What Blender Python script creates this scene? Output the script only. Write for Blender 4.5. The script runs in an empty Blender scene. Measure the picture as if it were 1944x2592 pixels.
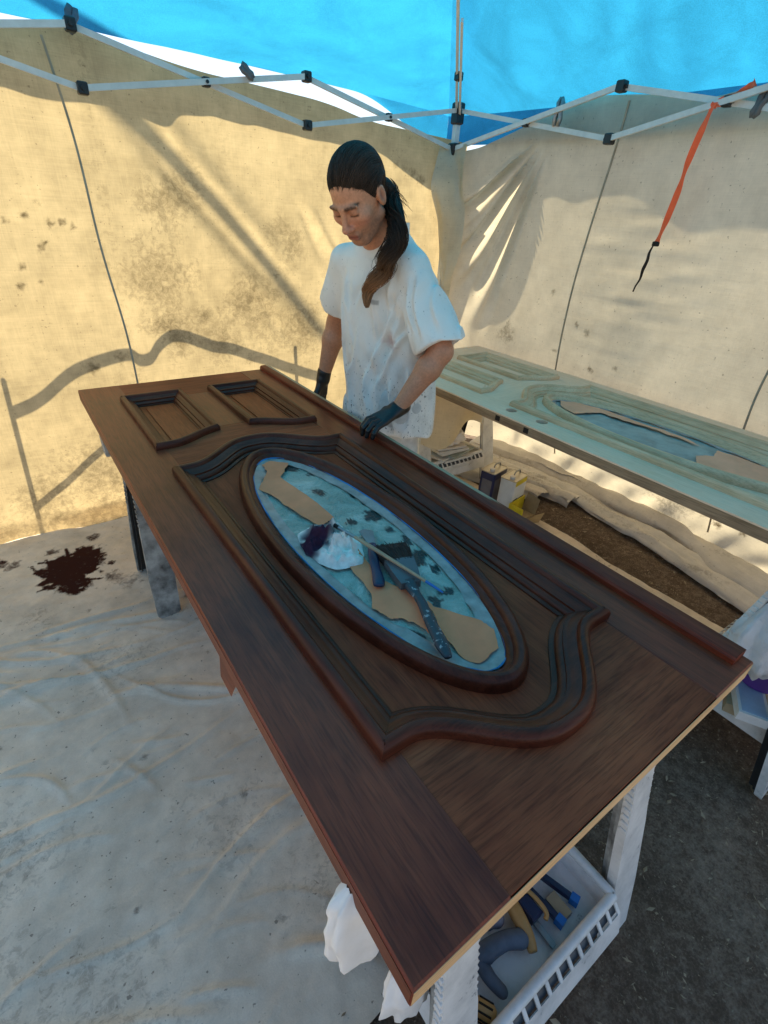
import bpy, bmesh, math, random
import numpy as np
from mathutils import Vector, Matrix, Quaternion

random.seed(7)
rng = np.random.default_rng(7)
sc = bpy.context.scene
COL = sc.collection

# ------------------------------------------------------------------ camera
CAM = np.array([-0.182, -0.120, 1.623])
RW = np.array([[0.8144, -0.5773, 0.0593], [-0.2571, -0.4508, -0.8548], [0.5202, 0.6808, -0.5156]])
u_, _, v_ = np.linalg.svd(RW)
RW = u_ @ v_
cam_d = bpy.data.cameras.new("camera")
cam_o = bpy.data.objects.new("camera", cam_d)
COL.objects.link(cam_o)
cam_d.sensor_fit = 'HORIZONTAL'
cam_d.sensor_width = 36.0
cam_d.lens = 497.0 / 768.0 * 36.0
cam_d.clip_start = 0.02
cam_d.clip_end = 500.0
cm = Matrix.Identity(4)
for i in range(3):
    cm[i][0] = RW[0][i]
    cm[i][1] = -RW[1][i]
    cm[i][2] = -RW[2][i]
    cm[i][3] = CAM[i]
cam_o.matrix_world = cm
sc.camera = cam_o

# ------------------------------------------------------------------ light
SUN = Vector((0.045, 0.52, 0.85)).normalized()
world = bpy.data.worlds.new("World")
sc.world = world
world.use_nodes = True
wn = world.node_tree
wn.nodes.clear()
sky = wn.nodes.new("ShaderNodeTexSky")
sky.sky_type = 'NISHITA'
sky.sun_disc = False
sky.sun_elevation = math.asin(SUN.z)
sky.sun_rotation = math.atan2(SUN.x, SUN.y)
sky.air_density = 1.0
sky.dust_density = 1.5
bg = wn.nodes.new("ShaderNodeBackground")
bg.inputs[1].default_value = 0.09
wo = wn.nodes.new("ShaderNodeOutputWorld")
wn.links.new(sky.outputs[0], bg.inputs[0])
wn.links.new(bg.outputs[0], wo.inputs[0])
sun_d = bpy.data.lights.new("sun", 'SUN')
sun_d.energy = 5.0
sun_d.angle = math.radians(0.6)
sun_d.color = (1.0, 0.88, 0.68)
sun_o = bpy.data.objects.new("sun", sun_d)
COL.objects.link(sun_o)
sun_o.rotation_euler = SUN.to_track_quat('Z', 'Y').to_euler()
sun_o.location = SUN * 20

sc.view_settings.view_transform = 'Standard'
sc.view_settings.look = 'None'
sc.view_settings.exposure = 1.25
sc.view_settings.gamma = 1.0
sc.view_settings.use_curve_mapping = False
sc.cycles.use_denoising = True
sc.cycles.max_bounces = 10
sc.cycles.diffuse_bounces = 6
sc.cycles.glossy_bounces = 4
sc.cycles.transmission_bounces = 6
sc.cycles.sample_clamp_indirect = 8.0
sc.cycles.caustics_reflective = False
sc.cycles.caustics_refractive = False

# ------------------------------------------------------------------ numpy noise
def _h(ix, iy, iz, seed):
    n = (ix.astype(np.int64) * 374761393 + iy.astype(np.int64) * 668265263 + iz.astype(np.int64) * 2147483647 + seed * 1274126177) & 0xffffffff
    n = ((n ^ (n >> 13)) * 1274126177) & 0xffffffff
    n = (n ^ (n >> 16)) & 0xffff
    return n / 65535.0 * 2 - 1

def vnoise(x, y, z=0.0, seed=0):
    x, y, z = np.broadcast_arrays(np.asarray(x, float), np.asarray(y, float), np.asarray(z, float))
    ix, iy, iz = np.floor(x), np.floor(y), np.floor(z)
    fx, fy, fz = x - ix, y - iy, z - iz
    sx, sy, sz = [t * t * t * (t * (t * 6 - 15) + 10) for t in (fx, fy, fz)]
    r = 0
    for a in (0, 1):
        wx = sx if a else 1 - sx
        for b in (0, 1):
            wy = sy if b else 1 - sy
            for c in (0, 1):
                wz = sz if c else 1 - sz
                r = r + wx * wy * wz * _h(ix + a, iy + b, iz + c, seed)
    return r

def fbm(x, y, z=0.0, seed=0, octv=4):
    r, a, s = 0, 1.0, 1.0
    for i in range(octv):
        r = r + a * vnoise(x * s, y * s, z * s if not np.isscalar(z) or z else z, seed + i * 17)
        a *= 0.5
        s *= 2.03
    return r

def sstep(a, b, x):
    t = np.clip((x - a) / (b - a), 0, 1)
    return t * t * (3 - 2 * t)

# ------------------------------------------------------------------ materials
class NB:
    def __init__(self, name):
        self.m = bpy.data.materials.new(name)
        self.m.use_nodes = True
        self.t = self.m.node_tree
        self.t.nodes.clear()
        self.out = self.t.nodes.new("ShaderNodeOutputMaterial")

    def n(self, typ, ins=None, **attrs):
        nd = self.t.nodes.new(typ)
        for k, v in attrs.items():
            setattr(nd, k, v)
        for k, v in (ins or {}).items():
            self.set(nd.inputs[k], v)
        return nd

    def set(self, sock, v):
        if isinstance(v, bpy.types.NodeSocket):
            self.t.links.new(v, sock)
        else:
            if isinstance(v, (tuple, list)) and len(v) == 3 and sock.type == 'RGBA':
                v = (*v, 1.0)
            sock.default_value = v

    def coord(self, kind='Object'):
        return self.n("ShaderNodeTexCoord").outputs[kind]

    def mapping(self, vec, scale=(1, 1, 1), loc=(0, 0, 0), rot=(0, 0, 0)):
        return self.n("ShaderNodeMapping", {'Vector': vec, 'Scale': scale, 'Location': loc, 'Rotation': rot}).outputs[0]

    def noise(self, vec, scale=5, detail=4, rough=0.55, dist=0.0):
        return self.n("ShaderNodeTexNoise", {'Vector': vec, 'Scale': scale, 'Detail': detail, 'Roughness': rough, 'Distortion': dist}).outputs[0]

    def ramp(self, fac, stops, interp='LINEAR'):
        nd = self.n("ShaderNodeValToRGB", {'Fac': fac})
        cr = nd.color_ramp
        cr.interpolation = interp
        while len(cr.elements) < len(stops):
            cr.elements.new(0.5)
        for e, (p, c) in zip(cr.elements, stops):
            e.position = p
            e.color = (*c, 1) if isinstance(c, (tuple, list)) else (c, c, c, 1)
        return nd.outputs[0]

    def mix(self, fac, a, b, mode='MIX'):
        nd = self.n("ShaderNodeMix", data_type='RGBA', blend_type=mode)
        self.set(nd.inputs[0], fac)
        self.set(nd.inputs[6], a)
        self.set(nd.inputs[7], b)
        return nd.outputs[2]

    def math(self, op, a, b=0.0, c=0.0, clamp=False):
        nd = self.n("ShaderNodeMath", operation=op, use_clamp=clamp)
        for i, v in enumerate((a, b, c)):
            self.set(nd.inputs[i], v)
        return nd.outputs[0]

    def attr(self, name):
        return self.n("ShaderNodeAttribute", attribute_name=name)

    def bump(self, h, strength=0.3, dist=0.01):
        return self.n("ShaderNodeBump", {'Height': h, 'Strength': strength, 'Distance': dist}).outputs[0]

    def principled(self, col, rough=0.5, spec=0.5, normal=None, **kw):
        ins = {'Base Color': col, 'Roughness': rough, 'Specular IOR Level': spec}
        if normal is not None:
            ins['Normal'] = normal
        ins.update(kw)
        return self.n("ShaderNodeBsdfPrincipled", ins)

    def end(self, shader):
        self.t.links.new(shader.outputs[0] if not isinstance(shader, bpy.types.NodeSocket) else shader, self.out.inputs[0])
        return self.m


def plain(name, col, rough=0.5, spec=0.5, var=0.25, scale=12, bump=0.15, bscale=60, metallic=0.0):
    b = NB(name)
    c = b.coord()
    nz = b.noise(c, scale, 5, 0.6)
    dark = tuple(x * (1 - var) for x in col)
    lite = tuple(min(1, x * (1 + var * 0.6)) for x in col)
    cc = b.ramp(nz, [(0.3, dark), (0.7, lite)])
    nm = b.bump(b.noise(c, bscale, 3), bump, 0.002)
    rr = b.math('ADD', b.math('MULTIPLY', nz, 0.2), rough - 0.1)
    return b.end(b.principled(cc, rr, spec, nm, Metallic=metallic))


def wood(name, dark, lite, axis='y', rough=0.35, spec=0.5, var=0.6, raw=None):
    """grain runs along the axis; raw = a paler unstained tone shown where the attribute raw is set"""
    b = NB(name)
    c = b.coord()
    s = {'x': (2.2, 42, 42), 'y': (42, 2.2, 42), 'z': (42, 42, 2.2)}[axis]
    s2 = {'x': (14, 300, 300), 'y': (300, 14, 300), 'z': (300, 300, 14)}[axis]
    g1 = b.noise(b.mapping(c, s), 1.0, 6, 0.66, 0.8)
    g2 = b.noise(b.mapping(c, s2), 1.0, 3, 0.6)
    big = b.noise(c, 3.3, 4, 0.6)
    f = b.math('ADD', b.math('MULTIPLY', g1, 0.45), b.math('MULTIPLY', big, 0.55))
    cc = b.ramp(f, [(0.38, dark), (0.62, lite)])
    pore = b.ramp(g2, [(0.38, 0.30), (0.52, 1.0)])
    cc = b.mix(var * 0.7, cc, b.mix(1.0, cc, pore, 'MULTIPLY'))
    if raw is not None:
        at = b.attr('raw').outputs['Fac']
        nzz = b.noise(b.mapping(c, s), 2.5, 4, 0.7)
        k = b.math('ADD', at, b.math('MULTIPLY', b.math('SUBTRACT', nzz, 0.5), 0.9))
        k = b.ramp(k, [(0.42, 0.0), (0.6, 1.0)])
        cc = b.mix(k, cc, raw)
    rr = b.math('ADD', b.math('MULTIPLY', big, 0.22), rough - 0.09)
    rr = b.math('ADD', rr, b.math('MULTIPLY', g2, 0.08))
    h = b.math('ADD', b.math('MULTIPLY', g2, 0.7), b.math('MULTIPLY', g1, 0.4))
    return b.end(b.principled(cc, rr, spec, b.bump(h, 0.22, 0.0015)))


def cloth_mat(name, col, trans, mixf=0.5, stain=(0.12, 0.09, 0.05), weave=420, streak=0.35, rough=0.7, gloss=0.0, bstr=0.25):
    """woven canvas that lets some light through; attribute stain holds dirt with a shape of its own"""
    b = NB(name)
    c = b.coord()
    big = b.noise(c, 2.2, 5, 0.62)
    med = b.noise(c, 11, 5, 0.65)
    w1 = b.noise(b.mapping(c, (230, 230, 7)), 1.0, 3, 0.7)
    w2 = b.noise(b.mapping(c, (7, 7, 230)), 1.0, 3, 0.7)
    wv = b.math('ADD', b.math('MULTIPLY', w1, 0.5), b.math('MULTIPLY', w2, 0.5))
    t = b.math('ADD', b.math('MULTIPLY', big, 0.4), b.math('ADD', b.math('MULTIPLY', med, 0.30), b.math('MULTIPLY', wv, 0.30)))
    k = b.ramp(t, [(0.36, 1.0 - streak), (0.62, 1.12)])
    st = b.attr('stain').outputs['Fac']
    sn = b.noise(c, 38, 6, 0.75, 0.6)
    sk = b.math('SUBTRACT', b.math('MULTIPLY', st, 1.55), b.math('MULTIPLY', b.ramp(sn, [(0.36, 1.0), (0.60, 0.0)]), 0.62), clamp=True)
    fleck = b.ramp(b.noise(c, 70, 2, 0.5), [(0.70, 0.0), (0.74, 0.55)])
    sk = b.math('MAXIMUM', sk, fleck)
    cd = b.mix(sk, b.mix(1.0, col, k, 'MULTIPLY'), stain)
    ct = b.mix(sk, b.mix(1.0, trans, k, 'MULTIPLY'), stain)
    nm = b.bump(b.math('ADD', b.math('MULTIPLY', wv, 0.3), b.math('MULTIPLY', med, 0.7)), bstr, 0.008)
    d = b.n("ShaderNodeBsdfDiffuse", {'Color': cd, 'Normal': nm})
    tr = b.n("ShaderNodeBsdfTranslucent", {'Color': ct, 'Normal': nm})
    mx = b.n("ShaderNodeMixShader", {0: mixf, 1: d.outputs[0], 2: tr.outputs[0]})
    if gloss > 0:
        gl = b.n("ShaderNodeBsdfGlossy", {'Color': (1, 1, 1, 1), 'Roughness': 0.38, 'Normal': nm})
        mx = b.n("ShaderNodeMixShader", {0: gloss, 1: mx.outputs[0], 2: gl.outputs[0]})
    return b.end(mx)


M = {}
M['stile1'] = wood('dark_stained_mahogany_long', (0.135, 0.0230, 0.010), (0.310, 0.064, 0.026), 'y', 0.29, 0.28, 0.6)
M['rail1'] = wood('dark_stained_mahogany_cross', (0.175, 0.0340, 0.014), (0.410, 0.098, 0.039), 'x', 0.42, 0.14, 0.65)
M['mould1y'] = wood('dark_moulding_long', (0.050, 0.0100, 0.005), (0.150, 0.034, 0.015), 'y', 0.29, 0.22, 0.6)
M['mould1x'] = wood('dark_moulding_cross', (0.050, 0.0100, 0.005), (0.150, 0.034, 0.015), 'x', 0.29, 0.22, 0.6)
M['astragal1'] = wood('dark_edge_strip', (0.105, 0.0175, 0.008), (0.250, 0.045, 0.019), 'y', 0.36, 0.20, 0.65, raw=(0.40, 0.29, 0.18))
M['field1'] = wood('stained_panel_field', (0.180, 0.0300, 0.012), (0.380, 0.078, 0.030), 'y', 0.42, 0.12, 0.65)
M['panel1'] = wood('light_stained_panel', (0.26, 0.050, 0.016), (0.46, 0.108, 0.036), 'y', 0.38, 0.14, 0.65)
M['side1'] = wood('red_brown_edge', (0.105, 0.029, 0.014), (0.19, 0.058, 0.027), 'y', 0.5, 0.3, 0.6)
M['end1'] = wood('bare_end_wood', (0.55, 0.35, 0.17), (0.78, 0.54, 0.30), 'x', 0.6, 0.3, 0.4)
M['stile2'] = wood('bare_sanded_long', (0.80, 0.555, 0.36), (0.88, 0.645, 0.45), 'y', 0.7, 0.12, 0.22)
M['rail2'] = wood('bare_sanded_cross', (0.80, 0.555, 0.36), (0.88, 0.645, 0.45), 'x', 0.7, 0.12, 0.22)
M['mould2y'] = wood('bare_moulding_long', (0.60, 0.395, 0.225), (0.80, 0.56, 0.35), 'y', 0.7, 0.12, 0.4)
M['mould2x'] = wood('bare_moulding_cross', (0.60, 0.395, 0.225), (0.80, 0.56, 0.35), 'x', 0.7, 0.12, 0.4)
M['side2'] = wood('bare_brown_edge', (0.20, 0.125, 0.07), (0.36, 0.25, 0.15), 'y', 0.65, 0.3)
M['back_cloth'] = cloth_mat('tan_canvas_back', (0.54, 0.44, 0.285), (0.57, 0.45, 0.235), 0.62, stain=(0.15, 0.115, 0.06), streak=0.40)
M['right_cloth'] = cloth_mat('tan_canvas_right', (0.57, 0.52, 0.42), (0.74, 0.65, 0.45), 0.54, streak=0.24, gloss=0.05)
M['floor_cloth'] = cloth_mat('dirty_floor_canvas', (0.76, 0.64, 0.50), (0.3, 0.3, 0.3), 0.02, stain=(0.045, 0.018, 0.013), streak=0.34, bstr=0.5)
M['pale_cloth'] = cloth_mat('grey_white_canvas', (0.66, 0.62, 0.56), (0.5, 0.45, 0.38), 0.15, streak=0.25)
M['seam'] = plain('canvas_seam', (0.34, 0.30, 0.23), 0.9, 0.1)
M['hem'] = plain('canvas_hem', (0.42, 0.35, 0.24), 0.9, 0.1)


def canopy_mat():
    b = NB('blue_polyester')
    c = b.coord()
    nz = b.noise(b.mapping(c, (1.0, 1.6, 2.2)), 2.6, 6, 0.62, 0.5)
    fine = b.noise(c, 240, 2, 0.6)
    k = b.ramp(b.math('ADD', b.math('MULTIPLY', nz, 0.6), b.math('MULTIPLY', fine, 0.4)), [(0.38, 0.78), (0.62, 1.14)])
    ct = b.mix(1.0, (0.034, 0.38, 0.68), k, 'MULTIPLY')
    cd = b.mix(1.0, (0.03, 0.22, 0.52), k, 'MULTIPLY')
    nm = b.bump(nz, 0.1, 0.02)
    d = b.n("ShaderNodeBsdfDiffuse", {'Color': cd, 'Normal': nm})
    t = b.n("ShaderNodeBsdfTranslucent", {'Color': ct, 'Normal': nm})
    return b.end(b.n("ShaderNodeMixShader", {0: 0.42, 1: d.outputs[0], 2: t.outputs[0]}))


M['canopy'] = canopy_mat()
M['white_metal'] = plain('white_painted_steel', (0.62, 0.62, 0.60), 0.4, 0.5, 0.12, 20, 0.05)
M['black_plastic'] = plain('black_plastic', (0.015, 0.016, 0.018), 0.42, 0.5, 0.3)
M['grey_plastic'] = plain('grey_clamp_plastic', (0.09, 0.10, 0.11), 0.45, 0.5, 0.3)


def horse_mat():
    b = NB('paint_sprayed_white_plastic')
    c = b.coord()
    n1 = b.noise(c, 9, 5, 0.7)
    n2 = b.noise(c, 45, 4, 0.7)
    cc = b.ramp(n1, [(0.3, (0.50, 0.51, 0.50)), (0.6, (0.74, 0.74, 0.72))])
    k = b.ramp(b.math('ADD', b.math('MULTIPLY', n1, 0.5), b.math('MULTIPLY', n2, 0.5)), [(0.33, 1.0), (0.40, 0.0)])
    cc = b.mix(k, cc, (0.10, 0.11, 0.12))
    return b.end(b.principled(cc, 0.5, 0.4, b.bump(n2, 0.3, 0.002)))


M['horse_white'] = horse_mat()
M['horse_dirty'] = plain('grey_stained_plastic', (0.30, 0.31, 0.30), 0.6, 0.3, 0.75, 16, 0.4, 40)
M['horse_black'] = plain('black_sawhorse_plastic', (0.018, 0.020, 0.022), 0.45, 0.5, 0.4)


def ground_mat():
    b = NB('bare_earth')
    c = b.coord()
    n1 = b.noise(c, 1.3, 6, 0.65)
    n2 = b.noise(c, 34, 6, 0.75)
    n3 = b.noise(c, 150, 3, 0.7)
    f = b.math('ADD', b.math('MULTIPLY', n1, 0.35), b.math('ADD', b.math('MULTIPLY', n2, 0.4), b.math('MULTIPLY', n3, 0.25)))
    cc = b.ramp(f, [(0.36, (0.045, 0.032, 0.022)), (0.5, (0.13, 0.092, 0.064)), (0.62, (0.28, 0.215, 0.16))])
    ch = b.ramp(b.noise(c, 90, 2, 0.5), [(0.69, 0.0), (0.73, 1.0)])
    cc = b.mix(ch, cc, (0.26, 0.22, 0.16))
    h = b.math('ADD', b.math('MULTIPLY', n2, 0.7), b.math('MULTIPLY', n3, 0.5))
    return b.end(b.principled(cc, 0.95, 0.2, b.bump(h, 0.9, 0.02)))


M['ground'] = ground_mat()
M['litter'] = plain('dry_leaf', (0.34, 0.27, 0.18), 0.8, 0.2, 0.5)


def film_mat():
    """teal masking film with dark stain drips"""
    b = NB('teal_masking_film')
    c = b.coord()
    n1 = b.noise(c, 9, 5, 0.7, 0.6)
    n2 = b.noise(c, 40, 4, 0.6)
    cc = b.ramp(n1, [(0.34, (0.20, 0.28, 0.235)), (0.5, (0.32, 0.40, 0.34)), (0.62, (0.50, 0.54, 0.47))])
    dr = b.attr('stain').outputs['Fac']
    k = b.math('SUBTRACT', b.math('MULTIPLY', dr, 2.2), b.math('MULTIPLY', b.ramp(n2, [(0.38, 1.0), (0.58, 0.0)]), 0.9), clamp=True)
    k = b.math('MAXIMUM', k, b.ramp(b.noise(c, 55, 4, 0.7, 1.5), [(0.66, 0.0), (0.70, 0.9)]))
    cc = b.mix(k, cc, (0.02, 0.035, 0.035))
    return b.end(b.principled(cc, 0.38, 0.5, b.bump(b.math('ADD', b.math('ABSOLUTE', b.math('SUBTRACT', n1, 0.5)), b.math('MULTIPLY', b.math('ABSOLUTE', b.math('SUBTRACT', n2, 0.5)), 0.5)), 1.0, 0.02)))


M['film'] = film_mat()
M['film2'] = plain('pale_teal_film', (0.33, 0.38, 0.34), 0.6, 0.2, 0.3, 14, 0.4, 30)
M['kraft'] = plain('kraft_paper', (0.88, 0.29, 0.14), 0.8, 0.1, 0.18, 9, 0.4, 26)
M['kraft2'] = plain('pale_kraft_paper', (0.86, 0.42, 0.25), 0.85, 0.1, 0.15, 9, 0.3, 26)
M['tape'] = plain('pale_plastic_edge_film', (0.36, 0.315, 0.285), 0.4, 0.5, 0.35, 26, 0.7, 40)
M['blue_tape'] = plain('blue_masking_tape', (0.03, 0.19, 0.42), 0.55, 0.4, 0.3)
M['glass'] = plain('dark_glass', (0.05, 0.07, 0.07), 0.1, 0.5, 0.1)


def attr_mat(name, rough=0.6, spec=0.4, bscale=60, bstr=0.15, sub=0.0, stretch=None, bdist=0.003, var=1.0):
    b = NB(name)
    cc = b.attr('col').outputs['Color']
    c = b.coord()
    vec = b.mapping(c, stretch) if stretch else c
    nz = b.noise(vec, bscale if not stretch else 1.0, 4, 0.6)
    cc = b.mix(1.0, cc, b.ramp(nz, [(0.3, 1 - 0.18 * var), (0.7, 1 + 0.1 * var)]), 'MULTIPLY')
    kw = {}
    if sub:
        kw = {'Subsurface Weight': sub, 'Subsurface Radius': (0.02, 0.008, 0.005), 'Subsurface Scale': 0.3}
    return b.end(b.principled(cc, rough, spec, b.bump(nz, bstr, bdist), **kw))


M['skin'] = attr_mat('skin', 0.5, 0.4, 120, 0.12, 0.08, bdist=0.002)
M['hair'] = attr_mat('hair', 0.5, 0.22, stretch=(260, 260, 22), bstr=0.7, bdist=0.004)
def shirt_mat():
    b = NB('paint_specked_cotton')
    c = b.coord()
    cc = b.attr('col').outputs['Color']
    z = b.n("ShaderNodeSeparateXYZ", {0: c}).outputs[2]
    low = b.ramp(b.math('MULTIPLY', z, 0.5), [(0.42, 1.0), (0.60, 0.0)])
    n1 = b.noise(b.mapping(c, (150, 150, 75)), 1.0, 2, 0.5)
    n2 = b.noise(c, 7, 3, 0.6)
    th = b.math('ADD', b.math('MULTIPLY', low, 0.085), b.math('MULTIPLY', b.math('SUBTRACT', n2, 0.5), 0.22))
    k = b.ramp(b.math('ADD', n1, th), [(0.725, 0.0), (0.75, 0.85)])
    cc = b.mix(k, cc, (0.06, 0.065, 0.07))
    sm = b.ramp(b.math('ADD', b.noise(c, 16, 5, 0.7), b.math('MULTIPLY', low, 0.12)), [(0.58, 0.0), (0.74, 0.35)])
    cc = b.mix(sm, cc, (0.42, 0.40, 0.37))
    w = b.noise(c, 330, 2, 0.5)
    f = b.noise(b.mapping(c, (26, 26, 9)), 1.0, 4, 0.6, 0.8)
    nm = b.bump(b.math('ADD', b.math('MULTIPLY', f, 1.0), b.math('MULTIPLY', w, 0.06)), 0.35, 0.012)
    return b.end(b.principled(cc, 0.9, 0.12, nm))


M['shirt'] = shirt_mat()
M['plain_cotton'] = attr_mat('white_cotton', 0.9, 0.15, 260, 0.10, bdist=0.002, var=0.3)
M['trousers'] = plain('white_work_trousers', (0.60, 0.60, 0.58), 0.9, 0.15, 0.3, 14, 0.3, 40)
M['glove'] = plain('black_nitrile', (0.008, 0.009, 0.010), 0.36, 0.5, 0.2, 30, 0.35, 90)
M['shoe'] = plain('brown_boot', (0.08, 0.055, 0.035), 0.7, 0.3)
M['orange'] = plain('orange_webbing', (1.0, 0.14, 0.05), 0.6, 0.3, 0.12, 40, 0.3, 300)
M['cord'] = plain('dark_cord', (0.03, 0.022, 0.018), 0.8, 0.2)
M['rag'] = attr_mat('cotton_rag', 0.9, 0.05, 60, 0.6, bdist=0.006)
M['white_cloth'] = plain('white_cotton_rag', (0.74, 0.74, 0.73), 0.9, 0.15, 0.12, 8, 0.3, 60)
M['paper_white'] = plain('white_paper', (0.68, 0.68, 0.66), 0.7, 0.3, 0.15)
M['can_navy'] = plain('navy_printed_tin', (0.02, 0.025, 0.09), 0.35, 0.5, 0.2)
M['can_white'] = plain('white_printed_tin', (0.62, 0.66, 0.70), 0.35, 0.5, 0.12)
M['can_top'] = plain('bare_tin', (0.55, 0.50, 0.40), 0.35, 0.5, 0.15, metallic=0.6)
M['label_grey'] = plain('grey_label', (0.16, 0.15, 0.17), 0.5, 0.4)
M['label_dark'] = plain('dark_blue_label', (0.015, 0.03, 0.055), 0.4, 0.4)
M['yellow'] = plain('yellow_print', (0.62, 0.50, 0.02), 0.5, 0.4)
M['card'] = plain('cardboard', (0.38, 0.30, 0.19), 0.85, 0.2)
M['cap'] = plain('white_cap', (0.75, 0.75, 0.73), 0.4, 0.5, 0.1)
M['tool_yellow'] = plain('yellow_tool_plastic', (0.50, 0.28, 0.09), 0.5, 0.5, 0.25)
M['tool_navy'] = plain('navy_tool_plastic', (0.015, 0.025, 0.07), 0.4, 0.5, 0.3)
M['tool_blue'] = plain('bright_blue_plastic', (0.01, 0.13, 0.42), 0.4, 0.5, 0.25)
M['tool_slate'] = plain('slate_blue_rubber', (0.10, 0.13, 0.17), 0.55, 0.3, 0.5)
M['steel'] = plain('dull_steel', (0.30, 0.31, 0.32), 0.4, 0.5, 0.3, metallic=0.8)
M['handle_wood'] = plain('varnished_handle', (0.40, 0.26, 0.15), 0.4, 0.5, 0.3)
M['bristle'] = plain('dark_bristle', (0.018, 0.016, 0.016), 0.7, 0.3, 0.5, 60, 0.6, 400)
M['purple'] = plain('purple_plastic', (0.12, 0.05, 0.30), 0.4, 0.5, 0.15)
M['box_blue'] = plain('pale_blue_carton', (0.34, 0.45, 0.60), 0.5, 0.4, 0.2)
M['bark'] = plain('bark', (0.11, 0.085, 0.06), 0.9, 0.2, 0.4, 14, 0.8, 30)
M['leaf'] = plain('leaf', (0.06, 0.10, 0.03), 0.7, 0.3, 0.5)
M['hose'] = plain('green_hose', (0.03, 0.10, 0.04), 0.5, 0.4)


def spatter_mat():
    b = NB('paint_spattered_handle')
    c = b.coord()
    k = b.ramp(b.noise(c, 75, 3, 0.6), [(0.60, 0.0), (0.66, 1.0)])
    return b.end(b.principled(b.mix(k, (0.035, 0.045, 0.055), (0.30, 0.32, 0.32)), 0.5, 0.4))


M['spatter'] = spatter_mat()


def bag_mat():
    b = NB('white_plastic_bag')
    c = b.coord()
    nz = b.noise(c, 22, 5, 0.6, 1.0)
    p = b.principled((0.80, 0.82, 0.84), 0.3, 0.5, b.bump(nz, 0.8, 0.02))
    t = b.n("ShaderNodeBsdfTranslucent", {'Color': (0.85, 0.87, 0.9, 1)})
    return b.end(b.n("ShaderNodeMixShader", {0: 0.35, 1: p.outputs[0], 2: t.outputs[0]}))


M['bag'] = bag_mat()

# ------------------------------------------------------------------ mesh helpers (all vertices in world metres)
ORG = {}

def link_mesh(name, verts, faces, mat, parent=None, org=None, smooth=False, sharp=None, attrs=None, label=None):
    v = np.asarray(verts, float).reshape(-1, 3)
    if parent is not None:
        base = ORG[parent.name] if org is None else np.asarray(org, float)
    else:
        base = np.zeros(3) if org is None else np.asarray(org, float)
    me = bpy.data.meshes.new(name)
    me.from_pydata((v - base).tolist(), [], [list(map(int, f)) for f in faces])
    me.update()
    ob = bpy.data.objects.new(name, me)
    COL.objects.link(ob)
    ORG[ob.name] = base
    if parent is not None:
        ob.parent = parent
        ob.location = Vector(base - ORG[parent.name])
    else:
        ob.location = Vector(base)
    if mat is not None:
        me.materials.append(mat)
    if smooth or sharp is not None:
        me.polygons.foreach_set('use_smooth', [True] * len(me.polygons))
        if sharp is not None:
            me.set_sharp_from_angle(angle=math.radians(sharp))
    for k, a in (attrs or {}).items():
        a = np.asarray(a, np.float32)
        if a.ndim == 1:
            at = me.attributes.new(k, 'FLOAT', 'POINT')
            at.data.foreach_set('value', a)
        else:
            at = me.attributes.new(k, 'FLOAT_COLOR', 'POINT')
            if a.shape[1] == 3:
                a = np.c_[a, np.ones(len(a), np.float32)]
            at.data.foreach_set('color', a.ravel())
    if label:
        ob['label'] = label
    return ob


def thing(name, label, cat, org, group=None):
    o = bpy.data.objects.new(name, None)
    COL.objects.link(o)
    o.empty_display_size = 0.05
    o.location = Vector(org)
    ORG[o.name] = np.asarray(org, float)
    return tag(o, label, cat, group)


def tag(o, label=None, cat=None, group=None, kind=None):
    if label:
        o['label'] = label
    if cat:
        o['category'] = cat
    if group:
        o['group'] = group
    if kind:
        o['kind'] = kind
    return o


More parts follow.
